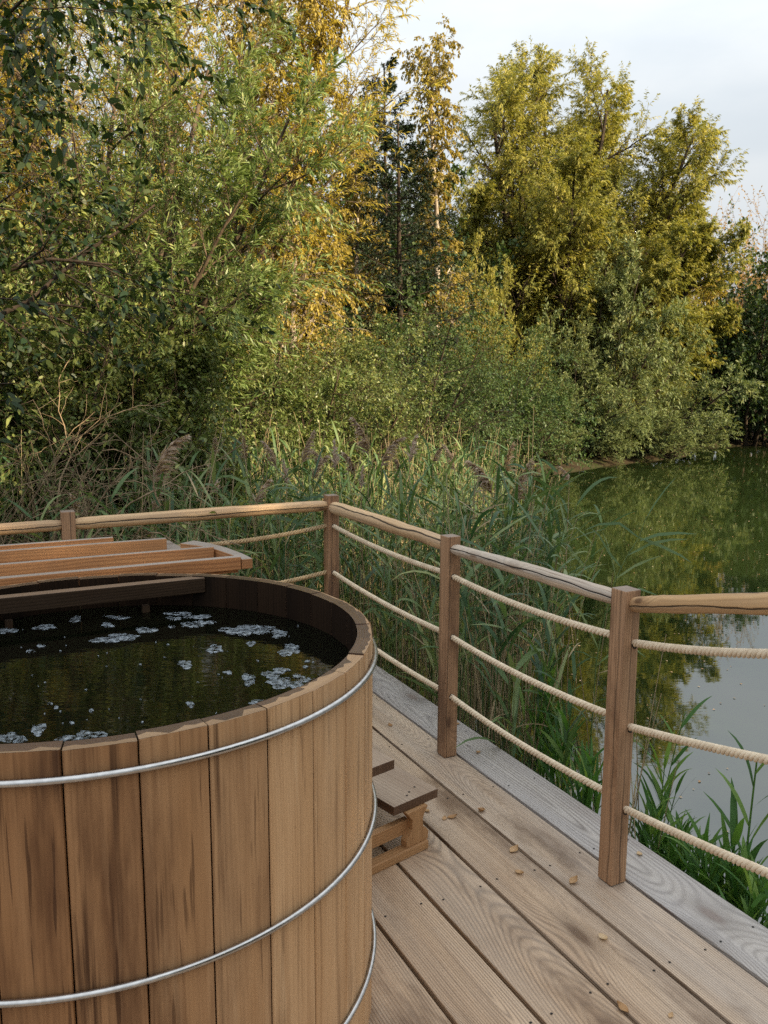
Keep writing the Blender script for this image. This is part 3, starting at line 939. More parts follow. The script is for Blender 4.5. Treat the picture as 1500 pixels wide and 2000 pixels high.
h = PW / 2 - 0.004
rail(posts['p2'][0] - n2 * h + ZUP * 0.980, posts['p1'][0] + n2 * h + ZUP * 0.968, 0.031, 0.030, M['log'], seed=1, tint=0.2)
rail(posts['p1'][0] - n2 * h + ZUP * 0.968, posts['p0'][0] + n2 * h + ZUP * 0.965, 0.029, 0.029, M['log'], seed=2, tint=0.1)
rail(posts['p2'][0] - a2 * h + ZUP * 0.972, posts['p3'][0] + a2 * h + ZUP * 0.972, 0.036, 0.033, M['log'], seed=3, tint=0.45)
rail(posts['p3'][0] - a2 * h + ZUP * 0.958, posts['p4'][0] + a2 * h + ZUP * 0.977, 0.0245, 0.0275, M['log_grey'], seed=21, tint=0.5)
d5 = (posts['p5'][0] - posts['p4'][0]).normalized()
rail(posts['p4'][0] + d5 * 0.018 + n2 * 0.012 + ZUP * 0.968, posts['p5'][0] - d5 * h + ZUP * 1.285, 0.0262, 0.031, M['log'], seed=5, tint=0.0)


def rope(p0, p1, sag, mat, r=0.0122, pitch_=0.056, seed=0):
    p0, p1 = np.array(p0), np.array(p1)
    Ln = np.linalg.norm(p1 - p0)
    K = int(Ln / pitch_ * 11)
    t = np.linspace(0, 1, K)
    P = p0 + (p1 - p0) * t[:, None]
    P[:, 2] -= sag * 4 * t * (1 - t)
    T = np.gradient(P, axis=0)
    T /= np.linalg.norm(T, axis=1, keepdims=True)
    U = np.cross(T, [0, 0, 1.0])
    U /= np.linalg.norm(U, axis=1, keepdims=True)
    V = np.cross(U, T)
    ph = t * Ln / pitch_ * 2 * PI + seed
    strands = []
    for k in range(3):
        a = ph + k * 2 * PI / 3
        strands.append(P + (U * np.cos(a)[:, None] + V * np.sin(a)[:, None]) * r * 0.60)
    S3 = np.stack(strands)
    vv, ff = tube_arrays(S3, np.full(S3.shape[:2], r * 0.50), 8)
    me = arr_mesh('rope', vv - np.array(FO), ff, smooth=True)
    return link('rope', me, fence, [mat])


ZR3 = (0.840, 0.565, 0.290)
for z in ZR3:
    rope(posts['p2'][0] - a2 * 0.030 + ZUP * (z + 0.021), posts['p3'][0] + a2 * 0.030 + ZUP * z, 0.018, M['rope'], seed=z * 9)
    rope(posts['p3'][0] - a2 * 0.030 + ZUP * (z - 0.003), posts['p4'][0] + a2 * 0.030 + ZUP * (z + 0.010), 0.020, M['rope'], seed=z * 5)
    rope(posts['p2'][0] - n2 * 0.030 + ZUP * (z + 0.022), posts['p1'][0] + n2 * 0.030 + ZUP * (z + 0.010), 0.050, M['rope_tan'], seed=z * 3)
    rope(posts['p1'][0] - n2 * 0.030 + ZUP * (z + 0.010), posts['p0'][0] + n2 * 0.030 + ZUP * (z + 0.010), 0.050, M['rope_tan'], seed=z * 3)
    k = {0.840: 0, 0.565: 1, 0.290: 2}[z]
    q0 = posts['p4'][0] + d5 * 0.010 + n2 * 0.022 + ZUP * (0.838, 0.552, 0.264)[k]
    q1 = posts['p5'][0] - d5 * 0.03 + n2 * 0.0 + ZUP * (1.215, 0.915, 0.600)[k]
    rope(q0, q1, (0.030, 0.014, 0.012)[k], M['rope'], seed=z * 7)


def ring_hole(c, nrm, r=0.015):
    nrm = Vector(nrm).normalized()
    u = nrm.cross(ZUP).normalized()
    v = u.cross(nrm)
    b = len(holes_v)
    for q in np.arange(12) * PI / 6:
        holes_v.append(tuple(Vector(c) + nrm * 0.0008 + u * math.cos(q) * r + v * math.sin(q) * r - FO))
    holes_f.append([b + k for k in range(12)])
for z in ZR3:
    for k in ('p2', 'p3'):
        ring_hole(posts[k][0] - a2 * ((0.070 if k == 'p2' else PW) / 2) + ZUP * (z + (0.021 if k == 'p2' else -0.003)), -a2)
    ring_hole(posts['p1'][0] + n2 * PW / 2 + ZUP * (z + .01), n2)
for z in (0.838, 0.552, 0.264):
    ring_hole(posts['p4'][0] - a2 * (PW / 2) + n2 * 0.019 + ZUP * z, -a2)
for f_ in holes_f:
    link('rope_hole', arr_mesh('rope_hole', np.array([holes_v[k] for k in f_]), np.arange(12)[None]), fence, [M['hole']])

# ------------------------------------------------------------------ fallen leaves
FL = [((834, 1585), 'small pale leaf lying just past the end of the lower tread', 16), ((868, 1600), 'faint flat leaf beside the curled one near the steps', 12),
      ((883, 1597), 'tan leaf curled up beside the wooden steps', 20), ((940, 1585), 'buff leaf near a plank gap, left of the nearest fence post', 19),
      ((1004, 1662), 'cream leaf on the plank edge, midway between steps and nearest post', 22), ((1014, 1706), 'brown leaf curled upright in the middle of a plank', 20),
      ((1120, 1724), 'reddish brown leaf lying in front of the nearest post base', 21), ((1178, 1833), 'large tan leaf on the plank in front of the nearest post', 26),
      ((1216, 1972), 'tan leaf stuck over the plank gap at the deck front', 26), ((1249, 1669), 'orange leaf on the grey outer plank right of the nearest post', 18),
      ((934, 1471), 'little orange leaf on the outer plank right of the second post', 13), ((762, 1417), 'small brown leaf on the planks next to the tub wall', 12),
      ((893, 1415), 'rusty leaf behind the base of the second post', 12), ((1310, 1985), 'brown leaf at the bottom edge of the deck, furthest right', 14)]
for i, ((px, py), lab, sz) in enumerate(FL):
    p = rayz(px, py, 0.0)
    ln = sz / F * p.y * 1.15
    wd = ln * rnd.uniform(0.55, 0.75)
    rot = rnd.uniform(0, 6.28)
    curl = rnd.uniform(0.15, 0.55)
    vv, nn_ = [], 7
    for a in range(nn_):
        t = a / (nn_ - 1)
        wv_ = wd * max(0.02, math.sin(PI * t)) ** (0.8 if t < 0.5 else 1.25)
        for b in (-1, -0.5, 0, 0.5, 1):
            x = (t - 0.5) * ln
            y = b * wv_ / 2
            z = 0.002 + curl * wd * (abs(b) ** 1.6) * (0.35 + 0.5 * t) + 0.16 * ln * max(0, 2 * t - 1) ** 2 + (0.0015 if b == 0 else 0)
            vv.append((x, y, z))
    ff = [[a * 5 + b, a * 5 + b + 1, a * 5 + b + 6, a * 5 + b + 5] for a in range(nn_ - 1) for b in range(4)]
    me = arr_mesh('fallen_leaf', np.array(vv), np.array(ff), np.full(len(ff), rnd.uniform(0.1, 0.95)), smooth=True)
    o = link('fallen_leaf', me, None, [M['lf_fallen']], p)
    o.rotation_euler = (0, 0, rot)
    tag(o, lab, 'leaf', 'fallen leaves on the deck')
#@@VEG@@
# ------------------------------------------------------------------ plant growing
def unit(v):
    return v / (np.linalg.norm(v, axis=-1, keepdims=True) + 1e-12)


def perp_frame(T):
    ref = np.where(np.abs(T[..., 2:3]) > 0.8, np.array([1.0, 0, 0]), np.array([0, 0, 1.0]))
    U = unit(np.cross(T, ref))
    return U, np.cross(T, U)


def integrate(q, start, d, length, K, up, wob):
    n = len(start)
    P = np.empty((n, K, 3))
    P[:, 0] = start
    step = (length / (K - 1))[:, None]
    for k in range(1, K):
        d = unit(d + q.normal(0, wob, (n, 3)) + np.array([0, 0, 1.0]) * up)
        P[:, k] = P[:, k - 1] + d * step
    return P


def grow(q, par, n, t=(0.2, 1.0), ang=(35, 65), ln=(0.4, 0.6), prof=None, up=0.0, wob=0.12, K=6, rr=0.6, rmin=0.002, tip=0.25):
    P, R, Ln = par
    m, Kp, _ = P.shape
    pi = np.repeat(np.arange(m), n)
    tt = t[0] + (t[1] - t[0]) * ((np.tile(np.arange(n), m) + q.uniform(0, 1, m * n)) / n)
    f = tt * (Kp - 1)
    i0 = np.minimum(f.astype(int), Kp - 2)
    fr_ = (f - i0)[:, None]
    st_ = P[pi, i0] * (1 - fr_) + P[pi, i0 + 1] * fr_
    T = unit(P[pi, i0 + 1] - P[pi, i0])
    U, V = perp_frame(T)
    az = np.tile(np.arange(n) * 2.4, m) + np.repeat(q.uniform(0, 6.28, m), n) + q.normal(0, 0.5, m * n)
    a = np.radians(q.uniform(ang[0], ang[1], m * n))
    d = T * np.cos(a)[:, None] + (U * np.cos(az)[:, None] + V * np.sin(az)[:, None]) * np.sin(a)[:, None]
    L_ = Ln[pi] * q.uniform(ln[0], ln[1], m * n)
    if prof is not None:
        L_ = L_ * prof(tt)
    L_ = np.maximum(L_, 0.02)
    C_ = integrate(q, st_, d, L_, K, up, wob)
    Rp = R[pi, i0] * (1 - fr_[:, 0]) + R[pi, i0 + 1] * fr_[:, 0]
    r0 = np.maximum(np.minimum(Rp * rr, L_ * 0.03), rmin)
    Rr = r0[:, None] * np.linspace(1, tip, K)[None, :]
    return C_, np.maximum(Rr, rmin * 0.6), L_


def stems(q, specs, K=12, wob=0.05):
    """specs: (start xyz, direction, length, radius, up)"""
    out_p, out_r, out_l = [], [], []
    for s0, d, l, r, up in specs:
        p = integrate(q, np.array([s0], float), unit(np.array([d], float)), np.array([l], float), K, up, wob)
        out_p.append(p)
        out_r.append(r * np.linspace(1, 0.16, K)[None] * np.concatenate([[1.25, 1.05], np.ones(K - 2)])[None])
        out_l.append([l])
    return np.concatenate(out_p), np.concatenate(out_r), np.concatenate(out_l)


def leaf_mesh(q, name, twigs, per, L_, W_, ang=(25, 70), droop=0.3, t=(0.1, 1.0), var_b=0.5, shape=4, keep=1.0, fold=0.15, var_top=0.0, jitter=0.0):
    P, R, Ln = twigs
    m, K, _ = P.shape
    pi = np.repeat(np.arange(m), per)
    tt = t[0] + (t[1] - t[0]) * ((np.tile(np.arange(per), m) + q.uniform(0, 1, m * per)) / per)
    if keep < 1:
        s_ = q.uniform(0, 1, len(pi)) < keep
        pi, tt = pi[s_], tt[s_]
    n = len(pi)
    f = tt * (K - 1)
    i0 = np.minimum(f.astype(int), K - 2)
    fr_ = (f - i0)[:, None]
    A = P[pi, i0] * (1 - fr_) + P[pi, i0 + 1] * fr_
    if jitter:
        A = A + q.normal(0, jitter, A.shape)
    T = unit(P[pi, i0 + 1] - P[pi, i0])
    U, V = perp_frame(T)
    az = q.uniform(0, 6.28, n)
    a = np.radians(q.uniform(ang[0], ang[1], n))
    D = T * np.cos(a)[:, None] + (U * np.cos(az)[:, None] + V * np.sin(az)[:, None]) * np.sin(a)[:, None]
    D = unit(D + np.array([0, 0, -1.0]) * droop * q.uniform(0.4, 1.4, n)[:, None])
    up = unit(np.array([0, 0, 1.0]) + q.normal(0, 0.55, (n, 3)))
    S_ = unit(np.cross(D, up))
    Nn = np.cross(S_, D)
    l = (L_ * q.uniform(0.6, 1.2, n))[:, None]
    wd = (W_ * q.uniform(0.7, 1.15, n))[:, None]
    b = np.arange(n)[:, None]
    if shape == 4:
        vs_ = np.stack([A, A + D * l * 0.45 + S_ * wd * 0.5 + Nn * wd * fold, A + D * l - np.array([0, 0, 1.0]) * l * 0.08, A + D * l * 0.45 - S_ * wd * 0.5 + Nn * wd * fold], 1)
        fs_ = b * 4 + np.arange(4)
    else:
        vs_ = np.stack([A, A + D * l * 0.3 + S_ * wd * 0.46 + Nn * wd * fold, A + D * l * 0.68 + S_ * wd * 0.40 + Nn * wd * fold * .8, A + D * l - np.array([0, 0, 1.0]) * l * 0.1,
                        A + D * l * 0.68 - S_ * wd * 0.40 + Nn * wd * fold * .8, A + D * l * 0.3 - S_ * wd * 0.46 + Nn * wd * fold], 1)
        fs_ = b * 6 + np.arange(6)
    br = np.repeat(np.clip(q.normal(0.5, 0.24, m), 0, 1), per)
    if keep < 1:
        br = br[s_]
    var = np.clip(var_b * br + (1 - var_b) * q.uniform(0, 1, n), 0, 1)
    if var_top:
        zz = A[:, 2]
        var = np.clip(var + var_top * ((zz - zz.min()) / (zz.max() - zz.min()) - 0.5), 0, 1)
    return arr_mesh(name, vs_.reshape(-1, 3), fs_, var)


def wood_mesh(name, levels, sides=(8, 6, 4, 3, 3)):
    parts = [tube_arrays(l[0], l[1], sides[i]) for i, l in enumerate(levels)]
    v, f = cat_arrays(parts)
    return arr_mesh(name, v, f, smooth=True)


ROOT = {}


def plant(name, label, cat, x, y, tm, cm, bark, leaf, group=None, rotz=0.0, scale=1.0, z=None, sink=0.05):
    """a plant: trunk and crown parented to an empty at its foot"""
    zz = float(ground_z(x, y)) - sink if z is None else z
    r = thing(name, label, cat, (x, y, zz), rotz, group)
    r.scale = (scale,) * 3 if not isinstance(scale, tuple) else scale
    for nm, me_, mt in (('trunk', tm, bark), ('crown', cm, leaf)):
        if me_ is None:
            continue
        o = bpy.data.objects.new(nm, me_)
        if not me_.materials:
            me_.materials.append(mt)
        COL.objects.link(o)
        o.parent = r
        if me_.materials[0] is not mt:
            o.material_slots[0].link = 'OBJECT'
            o.material_slots[0].material = mt
    return r


def round_prof(a=0.35):
    return lambda t: np.clip(1.15 - np.abs(t - a) * 1.1, 0.25, 1.2)


# ---- species --------------------------------------------------------------
def birch(seed, H, spread=1.0, leaf=0.05, dens=1.0, per=9, lean=(0, 0)):
    q = np.random.default_rng(seed)
    s0 = stems(q, [((0, 0, 0), (lean[0], lean[1], 1), H, 0.012 * H + 0.01, 0.05)], 14, 0.03)
    l1 = grow(q, s0, int(34 * dens), (0.16, 0.99), (28, 52), (0.20 * spread, 0.30 * spread), lambda t: np.clip(0.62 + 0.5 * np.sin(t * 6.0 + 0.6) * (1 - t) + 0.25 * (1 - t), 0.45, 1.1), 0.05, 0.10, 7, 0.45, 0.004)
    l2 = grow(q, l1, 9, (0.2, 1.0), (30, 70), (0.30, 0.55), None, -0.16, 0.10, 6, 0.5, 0.003)
    l3 = grow(q, l2, 5, (0.25, 1.0), (20, 60), (0.35, 0.75), None, -0.28, 0.08, 5, 0.6, 0.002)
    tw = l3
    return wood_mesh('birch_trunk', [s0, l1, l2, l3], (8, 5, 3, 3)), leaf_mesh(q, 'birch_crown', tw, per, leaf, leaf * 0.62, (30, 80), 0.9, var_b=0.45, fold=0.12)


def narrow(seed, specs, leaf=(0.085, 0.014), n1=16, n2_=10, n3=6, per=13, up=0.06, l1=(0.30, 0.50), l2=(0.30, 0.5), l3=(0.3, 0.6), droop=0.25, t0=0.15, var_top=0.3, wob=0.05, var_b=0.55):
    """osier / willow: upright wands set with long narrow leaves"""
    q = np.random.default_rng(seed)
    s0 = stems(q, specs, 14, wob)
    a1 = grow(q, s0, n1, (t0, 0.99), (22, 58), l1, lambda t: np.clip(1.2 - t * 0.8, 0.3, 1.2), up, 0.10, 8, 0.55, 0.005)
    a2_ = grow(q, a1, n2_, (0.15, 1.0), (20, 60), l2, None, up * 0.6, 0.11, 6, 0.55, 0.003)
    a3 = grow(q, a2_, n3, (0.2, 1.0), (18, 50), l3, None, up * 0.5 - 0.03, 0.09, 5, 0.6, 0.002)
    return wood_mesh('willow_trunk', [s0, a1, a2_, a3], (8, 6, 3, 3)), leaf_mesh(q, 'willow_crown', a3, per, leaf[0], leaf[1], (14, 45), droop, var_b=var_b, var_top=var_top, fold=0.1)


def shrub(seed, H, W, stems_n=9, leaf=(0.05, 0.028), n1=9, n2_=9, n3=6, per=9, shape=4, droop=0.2, var_top=0.25, up=0.03):
    q = np.random.default_rng(seed)
    sp = []
    for i in range(stems_n):
        az = i * 2.4 + q.uniform(-.4, .4)
        tilt = q.uniform(0.05, 1.0) * W / H
        sp.append(((math.cos(az) * 0.12 * W, math.sin(az) * 0.12 * W, 0), (math.cos(az) * tilt, math.sin(az) * tilt, 1), H * q.uniform(0.62, 0.95), 0.010 * H + 0.008, 0.01))
    s0 = stems(q, sp, 10, 0.09)
    a1 = grow(q, s0, n1, (0.08, 1.0), (30, 75), (0.25, 0.50), round_prof(0.4), up, 0.14, 7, 0.55, 0.004)
    a2_ = grow(q, a1, n2_, (0.15, 1.0), (30, 70), (0.3, 0.6), None, up, 0.15, 5, 0.55, 0.0025)
    a3 = grow(q, a2_, n3, (0.2, 1.0), (25, 65), (0.3, 0.7), None, 0.0, 0.12, 4, 0.6, 0.0018)
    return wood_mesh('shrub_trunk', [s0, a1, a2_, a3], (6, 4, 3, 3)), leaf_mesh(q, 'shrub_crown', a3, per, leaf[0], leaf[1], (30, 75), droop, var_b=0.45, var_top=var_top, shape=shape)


def spruce(seed, H, W):
    q = np.random.default_rng(seed)
    s0 = stems(q, [((0, 0, 0), (0.01, 0, 1), H, 0.011 * H, 0.1)], 16, 0.01)
    l1 = grow(q, s0, 70, (0.08, 0.985), (68, 95), (0.5 * W / H, 0.72 * W / H), lambda t: np.clip(1.12 - t, 0.06, 1.0), 0.02, 0.06, 7, 0.4, 0.004)
    l2 = grow(q, l1, 16, (0.12, 1.0), (35, 65), (0.22, 0.42), lambda t: 1.2 - 0.7 * t, -0.06, 0.06, 5, 0.5, 0.003)
    return wood_mesh('spruce_trunk', [s0, l1, l2], (8, 4, 3)), leaf_mesh(q, 'spruce_crown', l2, 26, 0.085, 0.030, (25, 75), 0.25, var_b=0.5)


# ---- left of the pond: near growth ---------------------------------------
def xy(px, Y):
    p = at(px, 800, Y)
    return p.x, Y

GW = 'trees and shrubs along the pond bank'
tm, cm = narrow(11, [((0, 0, 0), (0.55, -0.10, 1.0), 5.4, 0.085, 0.02), ((0.2, 0.1, 0), (0.72, -0.05, 1.0), 5.0, 0.075, 0.03), ((-0.2, 0.1, 0), (0.15, 0.1, 1), 5.2, 0.075, 0.02),
                     ((-0.3, 0, 0), (-0.35, 0.0, 1), 5.0, 0.07, 0.02), ((0.1, -0.2, 0), (0.62, -0.35, 0.8), 4.2, 0.055, 0.02), ((0.4, 0.1, 0), (1.0, 0.1, 0.8), 3.4, 0.055, 0.03)],
                (0.090, 0.0165), n1=15, n2_=10, n3=6, per=12, l1=(0.26, 0.42), l2=(0.32, 0.52), l3=(0.32, 0.6))
x, y = xy(80, 8.6)
plant('osier_willow', 'broad green narrow-leaved willow with a leaning brown limb, behind the lid', 'tree', x, y, tm, cm, M['bark'], M['lf_osier'], GW)

tm, cm = narrow(12, [((0, 0, 0), (0.10, 0, 1), 8.6, 0.085, 0.05), ((0.3, 0, 0), (0.28, 0, 1), 8.2, 0.075, 0.05), ((-0.3, 0, 0), (-0.2, 0, 1), 8.4, 0.08, 0.05), ((0, .3, 0), (-0.45, 0, 1), 8.0, 0.08, 0.05)],
                (0.090, 0.0165), n1=20, n2_=10, n3=5, per=12, l1=(0.20, 0.32), l2=(0.32, 0.5), l3=(0.32, 0.6), t0=0.3, up=0.08)
x, y = xy(270, 11.5)
plant('golden_willow', 'tall willow with yellow narrow leaves rising behind the green willow at the top left', 'tree', x, y, tm, cm, M['bark'], M['lf_osier_gold'], GW)
GOLD_W = (tm, cm)

tm, cm = shrub(21, 2.9, 1.8, 12, (0.058, 0.030), 10, 9, 6, 8, 6, up=0.02)
x, y = xy(70, 7.3)
plant('sallow_bush', 'olive oval-leaved bush behind the lid at the left edge', 'bush', x, y, tm, cm, M['bark'], M['lf_sallow'], GW)
SALLOW = (tm, cm)
x, y = xy(300, 7.9)
plant('sallow_bush', 'olive bush above the reeds, between the left-edge bush and the pale green bush', 'bush', x, y, tm, cm, M['bark'], M['lf_sallow'], GW, 1.9, 0.88)
x, y = xy(-190, 7.7)
plant('sallow_bush', 'olive bush cut off by the left edge below the overhanging dark branches', 'bush', x, y, tm, cm, M['bark'], M['lf_sallow'], GW, 4.0, 1.15)

# overhanging tree with dark oval leaves, trunk left of the frame
q = np.random.default_rng(31)
s0 = stems(q, [((0, 0, 0), (0.25, -0.05, 1), 5.4, 0.10, 0.02), ((0, 0.2, 0), (-0.3, 0.2, 1), 5.0, 0.09, 0.02)], 14, 0.05)
a1 = grow(q, s0, 15, (0.40, 1.0), (35, 85), (0.26, 0.46), None, -0.02, 0.12, 9, 0.5, 0.006)
a2_ = grow(q, a1, 7, (0.2, 1.0), (25, 65), (0.30, 0.55), None, -0.03, 0.15, 7, 0.55, 0.004)
a3 = grow(q, a2_, 6, (0.2, 1.0), (25, 65), (0.3, 0.6), None, -0.02, 0.13, 5, 0.6, 0.0022)
tm = wood_mesh('overhang_trunk', [s0, a1, a2_, a3], (8, 6, 4, 3))
cm = leaf_mesh(q, 'overhang_crown', a3, 12, 0.070, 0.037, (25, 70), 0.3, shape=6, var_b=0.4, fold=0.12)
plant('overhanging_tree', 'dark oval-leaved branches hanging into the top left corner', 'tree', -3.55, 5.2, tm, cm, M['bark_dark'], M['lf_dark'], GW)

# bare twiggy shrub at the left edge
q = np.random.default_rng(33)
sp = []
for i in range(16):
    az = q.uniform(-0.9, 0.9)
    sp.append(((q.uniform(-.5, .5), q.uniform(-.3, .3), 0), (math.cos(az) * q.uniform(.1, .7), math.sin(az) * 0.5 - 0.1, q.uniform(0.6, 1)), q.uniform(1.3, 2.1), 0.018, -0.025))
s0 = stems(q, sp, 12, 0.12)
a1 = grow(q, s0, 10, (0.15, 1.0), (25, 65), (0.22, 0.45), None, -0.03, 0.18, 8, 0.6, 0.0045)
a2_ = grow(q, a1, 7, (0.2, 1.0), (25, 65), (0.25, 0.6), None, -0.02, 0.2, 6, 0.6, 0.0022)
tm = wood_mesh('bare_twigs', [s0, a1, a2_], (6, 4, 3))
cm = leaf_mesh(q, 'bare_twig_leaves', a2_, 3, 0.045, 0.022, (25, 70), 0.2, keep=0.35, shape=6)
x, y = xy(-60, 5.3)
plant('twiggy_shrub', 'nearly bare tangle of pale brown twigs at the left edge above the fence', 'shrub', x, y, tm, cm, M['twig'], M['lf_sallow'], GW, z=-0.3)

# ---- birches and dark trees at the centre ---------------------------------
BI1 = birch(41, 7.0, 0.66, 0.058, 1.6, 11)
x, y = xy(585, 12.2)
plant('birch', 'dense golden birch, its rounded top just left of the open sky', 'tree', x, y, *BI1, M['bark_pale'], M['lf_birch'], GW)
BI2 = birch(42, 8.4, 0.72, 0.060, 1.4, 10)
x, y = xy(480, 13.2)
plant('birch', 'tall golden birch behind the willow, its thin top cut off by the picture edge', 'tree', x, y, *BI2, M['bark_pale'], M['lf_birch'], GW)
BI3 = birch(43, 8.7, 0.50, 0.070, 1.5, 10)
x, y = xy(850, 18.5)
plant('birch', 'slim yellow birch whose narrow drooping top stands alone against the sky', 'tree', x, y, *BI3, M['bark_pale'], M['lf_birch2'], GW)
x, y = xy(675, 16)
plant('birch', 'shorter olive birch between the dense birch and the dark spruce', 'tree', x, y, *BI1, M['bark_pale'], M['lf_birch2'], GW, 2.0, (0.9, 0.9, 0.98))
SPR = spruce(51, 9.4, 4.6)
x, y = xy(752, 21)
plant('spruce', 'dark spruce showing between the two golden birches', 'tree', x, y, *SPR, M['bark_dark'], M['lf_spruce'], GW)
x, y = xy(785, 15.0)
plant('spruce', 'low broad dark spruce under the slim yellow birch', 'tree', x, y, *SPR, M['bark_dark'], M['lf_spruce'], GW, 1.3, (0.85, 0.85, 0.68))

# ---- great willow ---------------------------------------------------------
W_ = [((0, 0, 0), (-0.24, 0, 1), 10.4, 0.22, 0.03), ((0.2, 0.2, 0), (-0.06, -0.05, 1), 11.6, 0.24, 0.03), ((0.5, 0, 0), (0.08, 0.1, 1), 12.0, 0.24, 0.03), ((0.7, 0.3, 0), (0.24, 0.0, 1), 11.4, 0.22, 0.03), ((0.6, 0.6, 0), (0.36, 0.2, 1), 10.9, 0.20, 0.03), ((0.9, 0.1, 0), (0.54, 0.0, 1), 9.7, 0.18, 0.025), ((0.8, 0.5, 0), (0.14, 0.3, 1), 11.2, 0.2, 0.03),
      ((0.9, -0.2, 0), (0.45, -0.1, 1), 10.0, 0.20, 0.02), ((1.0, 0.2, 0), (0.66, 0.1, 1), 8.8, 0.20, 0.02), ((1.1, -0.3, 0), (0.88, -0.2, 0.9), 7.6, 0.18, 0.02), ((1.1, 0.0, 0), (1.05, -0.1, 0.72), 6.2, 0.16, 0.02),
      ((0.3, -0.4, 0), (0.15, -0.35, 1), 8.2, 0.16, 0.02), ((0.6, -0.4, 0), (0.55, -0.4, 0.9), 7.2, 0.15, 0.02), ((0.0, -0.3, 0), (-0.3, -0.2, 1), 7.6, 0.14, 0.02)]
tm, cm = narrow(61, W_, (0.135, 0.034), n1=19, n2_=16, n3=6, per=17, l1=(0.20, 0.33), l2=(0.30, 0.52), l3=(0.35, 0.65), up=0.03, droop=0.8, t0=0.20, var_top=0.35, wob=0.035, var_b=0.7)
x, y = xy(1030, 27.5)
plant('great_willow', 'large spreading yellow-green willow on the far bank beside open water', 'tree', x, y, tm, cm, M['bark_dark'], M['lf_willow'], GW)
WILL = (tm, cm)

# ---- shrubs along the bank -------------------------------------------------
SH1 = shrub(71, 3.4, 2.4, 10, (0.054, 0.022), 9, 10, 6, 10)
SH2 = shrub(72, 2.8, 2.6, 10, (0.075, 0.045), 8, 8, 6, 8, 4, 0.35)
SH3 = narrow(73, [((0, 0, 0), (math.cos(i * 2.4) * t_, math.sin(i * 2.4) * t_, 1), 4.2 - t_ * 0.9, 0.05, 0.0) for i, t_ in enumerate((0.1, .3, .5, .7, .9, 1.1, 1.3, 1.0, 0.6))],
             (0.11, 0.026), n1=11, n2_=9, n3=5, per=9, l1=(0.25, 0.42), l2=(0.3, 0.5), up=0.03, t0=0.1, var_top=0.3, wob=0.08)
x, y = xy(745, 12.6)
plant('green_bush', 'dark olive bush in the shade below the spruce', 'bush', x, y, *SH1, M['bark_dark'], M['lf_green'], GW, 0.3, 0.98)
x, y = xy(620, 10.6)
plant('pale_bush', 'pale yellow-green bush over the middle of the reed bed', 'bush', x, y, *SH1, M['bark'], M['lf_sallow'], GW, 1.5, 0.86)
x, y = xy(470, 9.6)
plant('pale_bush', 'green feathery willow bush right of the broad willow, low over the reeds', 'bush', x, y, *SH3, M['bark'], M['lf_osier'], GW, 1.0, (0.62, 0.62, 0.72))
x, y = xy(880, 16)
plant('green_bush', 'mid green bush right of the dark olive bush above the reed plumes', 'bush', x, y, *SH1, M['bark_dark'], M['lf_green'], GW, 3.3, 1.02)
x, y = xy(985, 18.6)
plant('round_leaf_bush', 'fresh green round-leaved bush at the water corner beside the muddy bank', 'bush', x, y, *SH2, M['bark_dark'], M['lf_green'], GW, 0.0, 0.95)
x, y = xy(870, 14.2)
plant('round_leaf_bush', 'low green round-leaved bush directly behind the brown reed plumes', 'bush', x, y, *SH2, M['bark_dark'], M['lf_green'], GW, 2.2, 0.66)
x, y = xy(945, 19.5)
plant('yellow_sapling', 'thin young willow with yellow leaves in front of the great willow', 'tree', x, y, *SH3, M['bark'], M['lf_willow'], GW, 2.5, (0.6, 0.6, 1.15))
x, y = xy(1190, 24.9)
plant('grey_willow_bush', 'grey-green willow bush with a rounded top in front of the great willow', 'bush', x, y, *SH3, M['bark_dark'], M['lf_willow_green'], GW, 0.4, (1.05, 1.05, 1.45))
x, y = xy(1270, 25.8)
plant('grey_willow_bush', 'low grey-green willow bush overhanging the water at the end of the bank', 'bush', x, y, *SH3, M['bark_dark'], M['lf_willow_green'], GW, 2.4, (1.15, 1.15, 0.95))
x, y = xy(1115, 23.9)
plant('grey_willow_bush', 'small olive willow bush above the bare muddy bank', 'bush', x, y, *SH3, M['bark_dark'], M['lf_willow_green'], GW, 4.1, (0.8, 0.8, 0.8))
x, y = xy(1235, 30.5)
plant('yellow_willow_bush', 'bright yellow willow bush right of the great willow, behind the low grey-green one', 'bush', x, y, *SH3, M['bark_dark'], M['lf_willow'], GW, 5.1, (0.8, 0.8, 1.5))
x, y = xy(1462, 32.0)
plant('dark_green_bush', 'dark green bush at the right edge over the shaded inlet', 'bush', x, y, *SH2, M['bark_dark'], M['lf_deep'], GW, 0.8, (2.1, 2.1, 2.65), z=WATER - 0.1)
x, y = xy(1600, 34.0)
plant('dark_green_bush', 'dark green bush mostly cut off by the right edge', 'bush', x, y, *SH2, M['bark_dark'], M['lf_deep'], GW, 2.8, (2.2, 2.2, 2.4), z=WATER - 0.1)
x, y = xy(1395, 32.5)
plant('dark_green_bush', 'dark bush deep in the inlet behind the end of the bank', 'bush', x, y, *SH2, M['bark_dark'], M['lf_deep'], GW, 4.8, (1.5, 1.5, 2.0), z=WATER - 0.1)
for px_, Y_, k_, lab_ in ((1165, 23.75, .42, 'knee-high willow scrub at the water line right of the muddy strip'), (1235, 24.5, .5, 'low willow scrub drooping to the water in the middle of the far bank'),
                          (1300, 25.3, .5, 'low willow scrub at the tip of the far bank beside the dark inlet'), (1075, 21.8, .34, 'small scrub on the bare mud beside the round-leaved bush')):
    x, y = xy(px_, Y_)
    plant('bank_scrub', lab_, 'bush', x, y, *SH3, M['bark_dark'], M['lf_willow_green'], GW, px_ * .1, (k_ * 1.3, k_ * 1.3, k_))
q = np.random.default_rng(81)
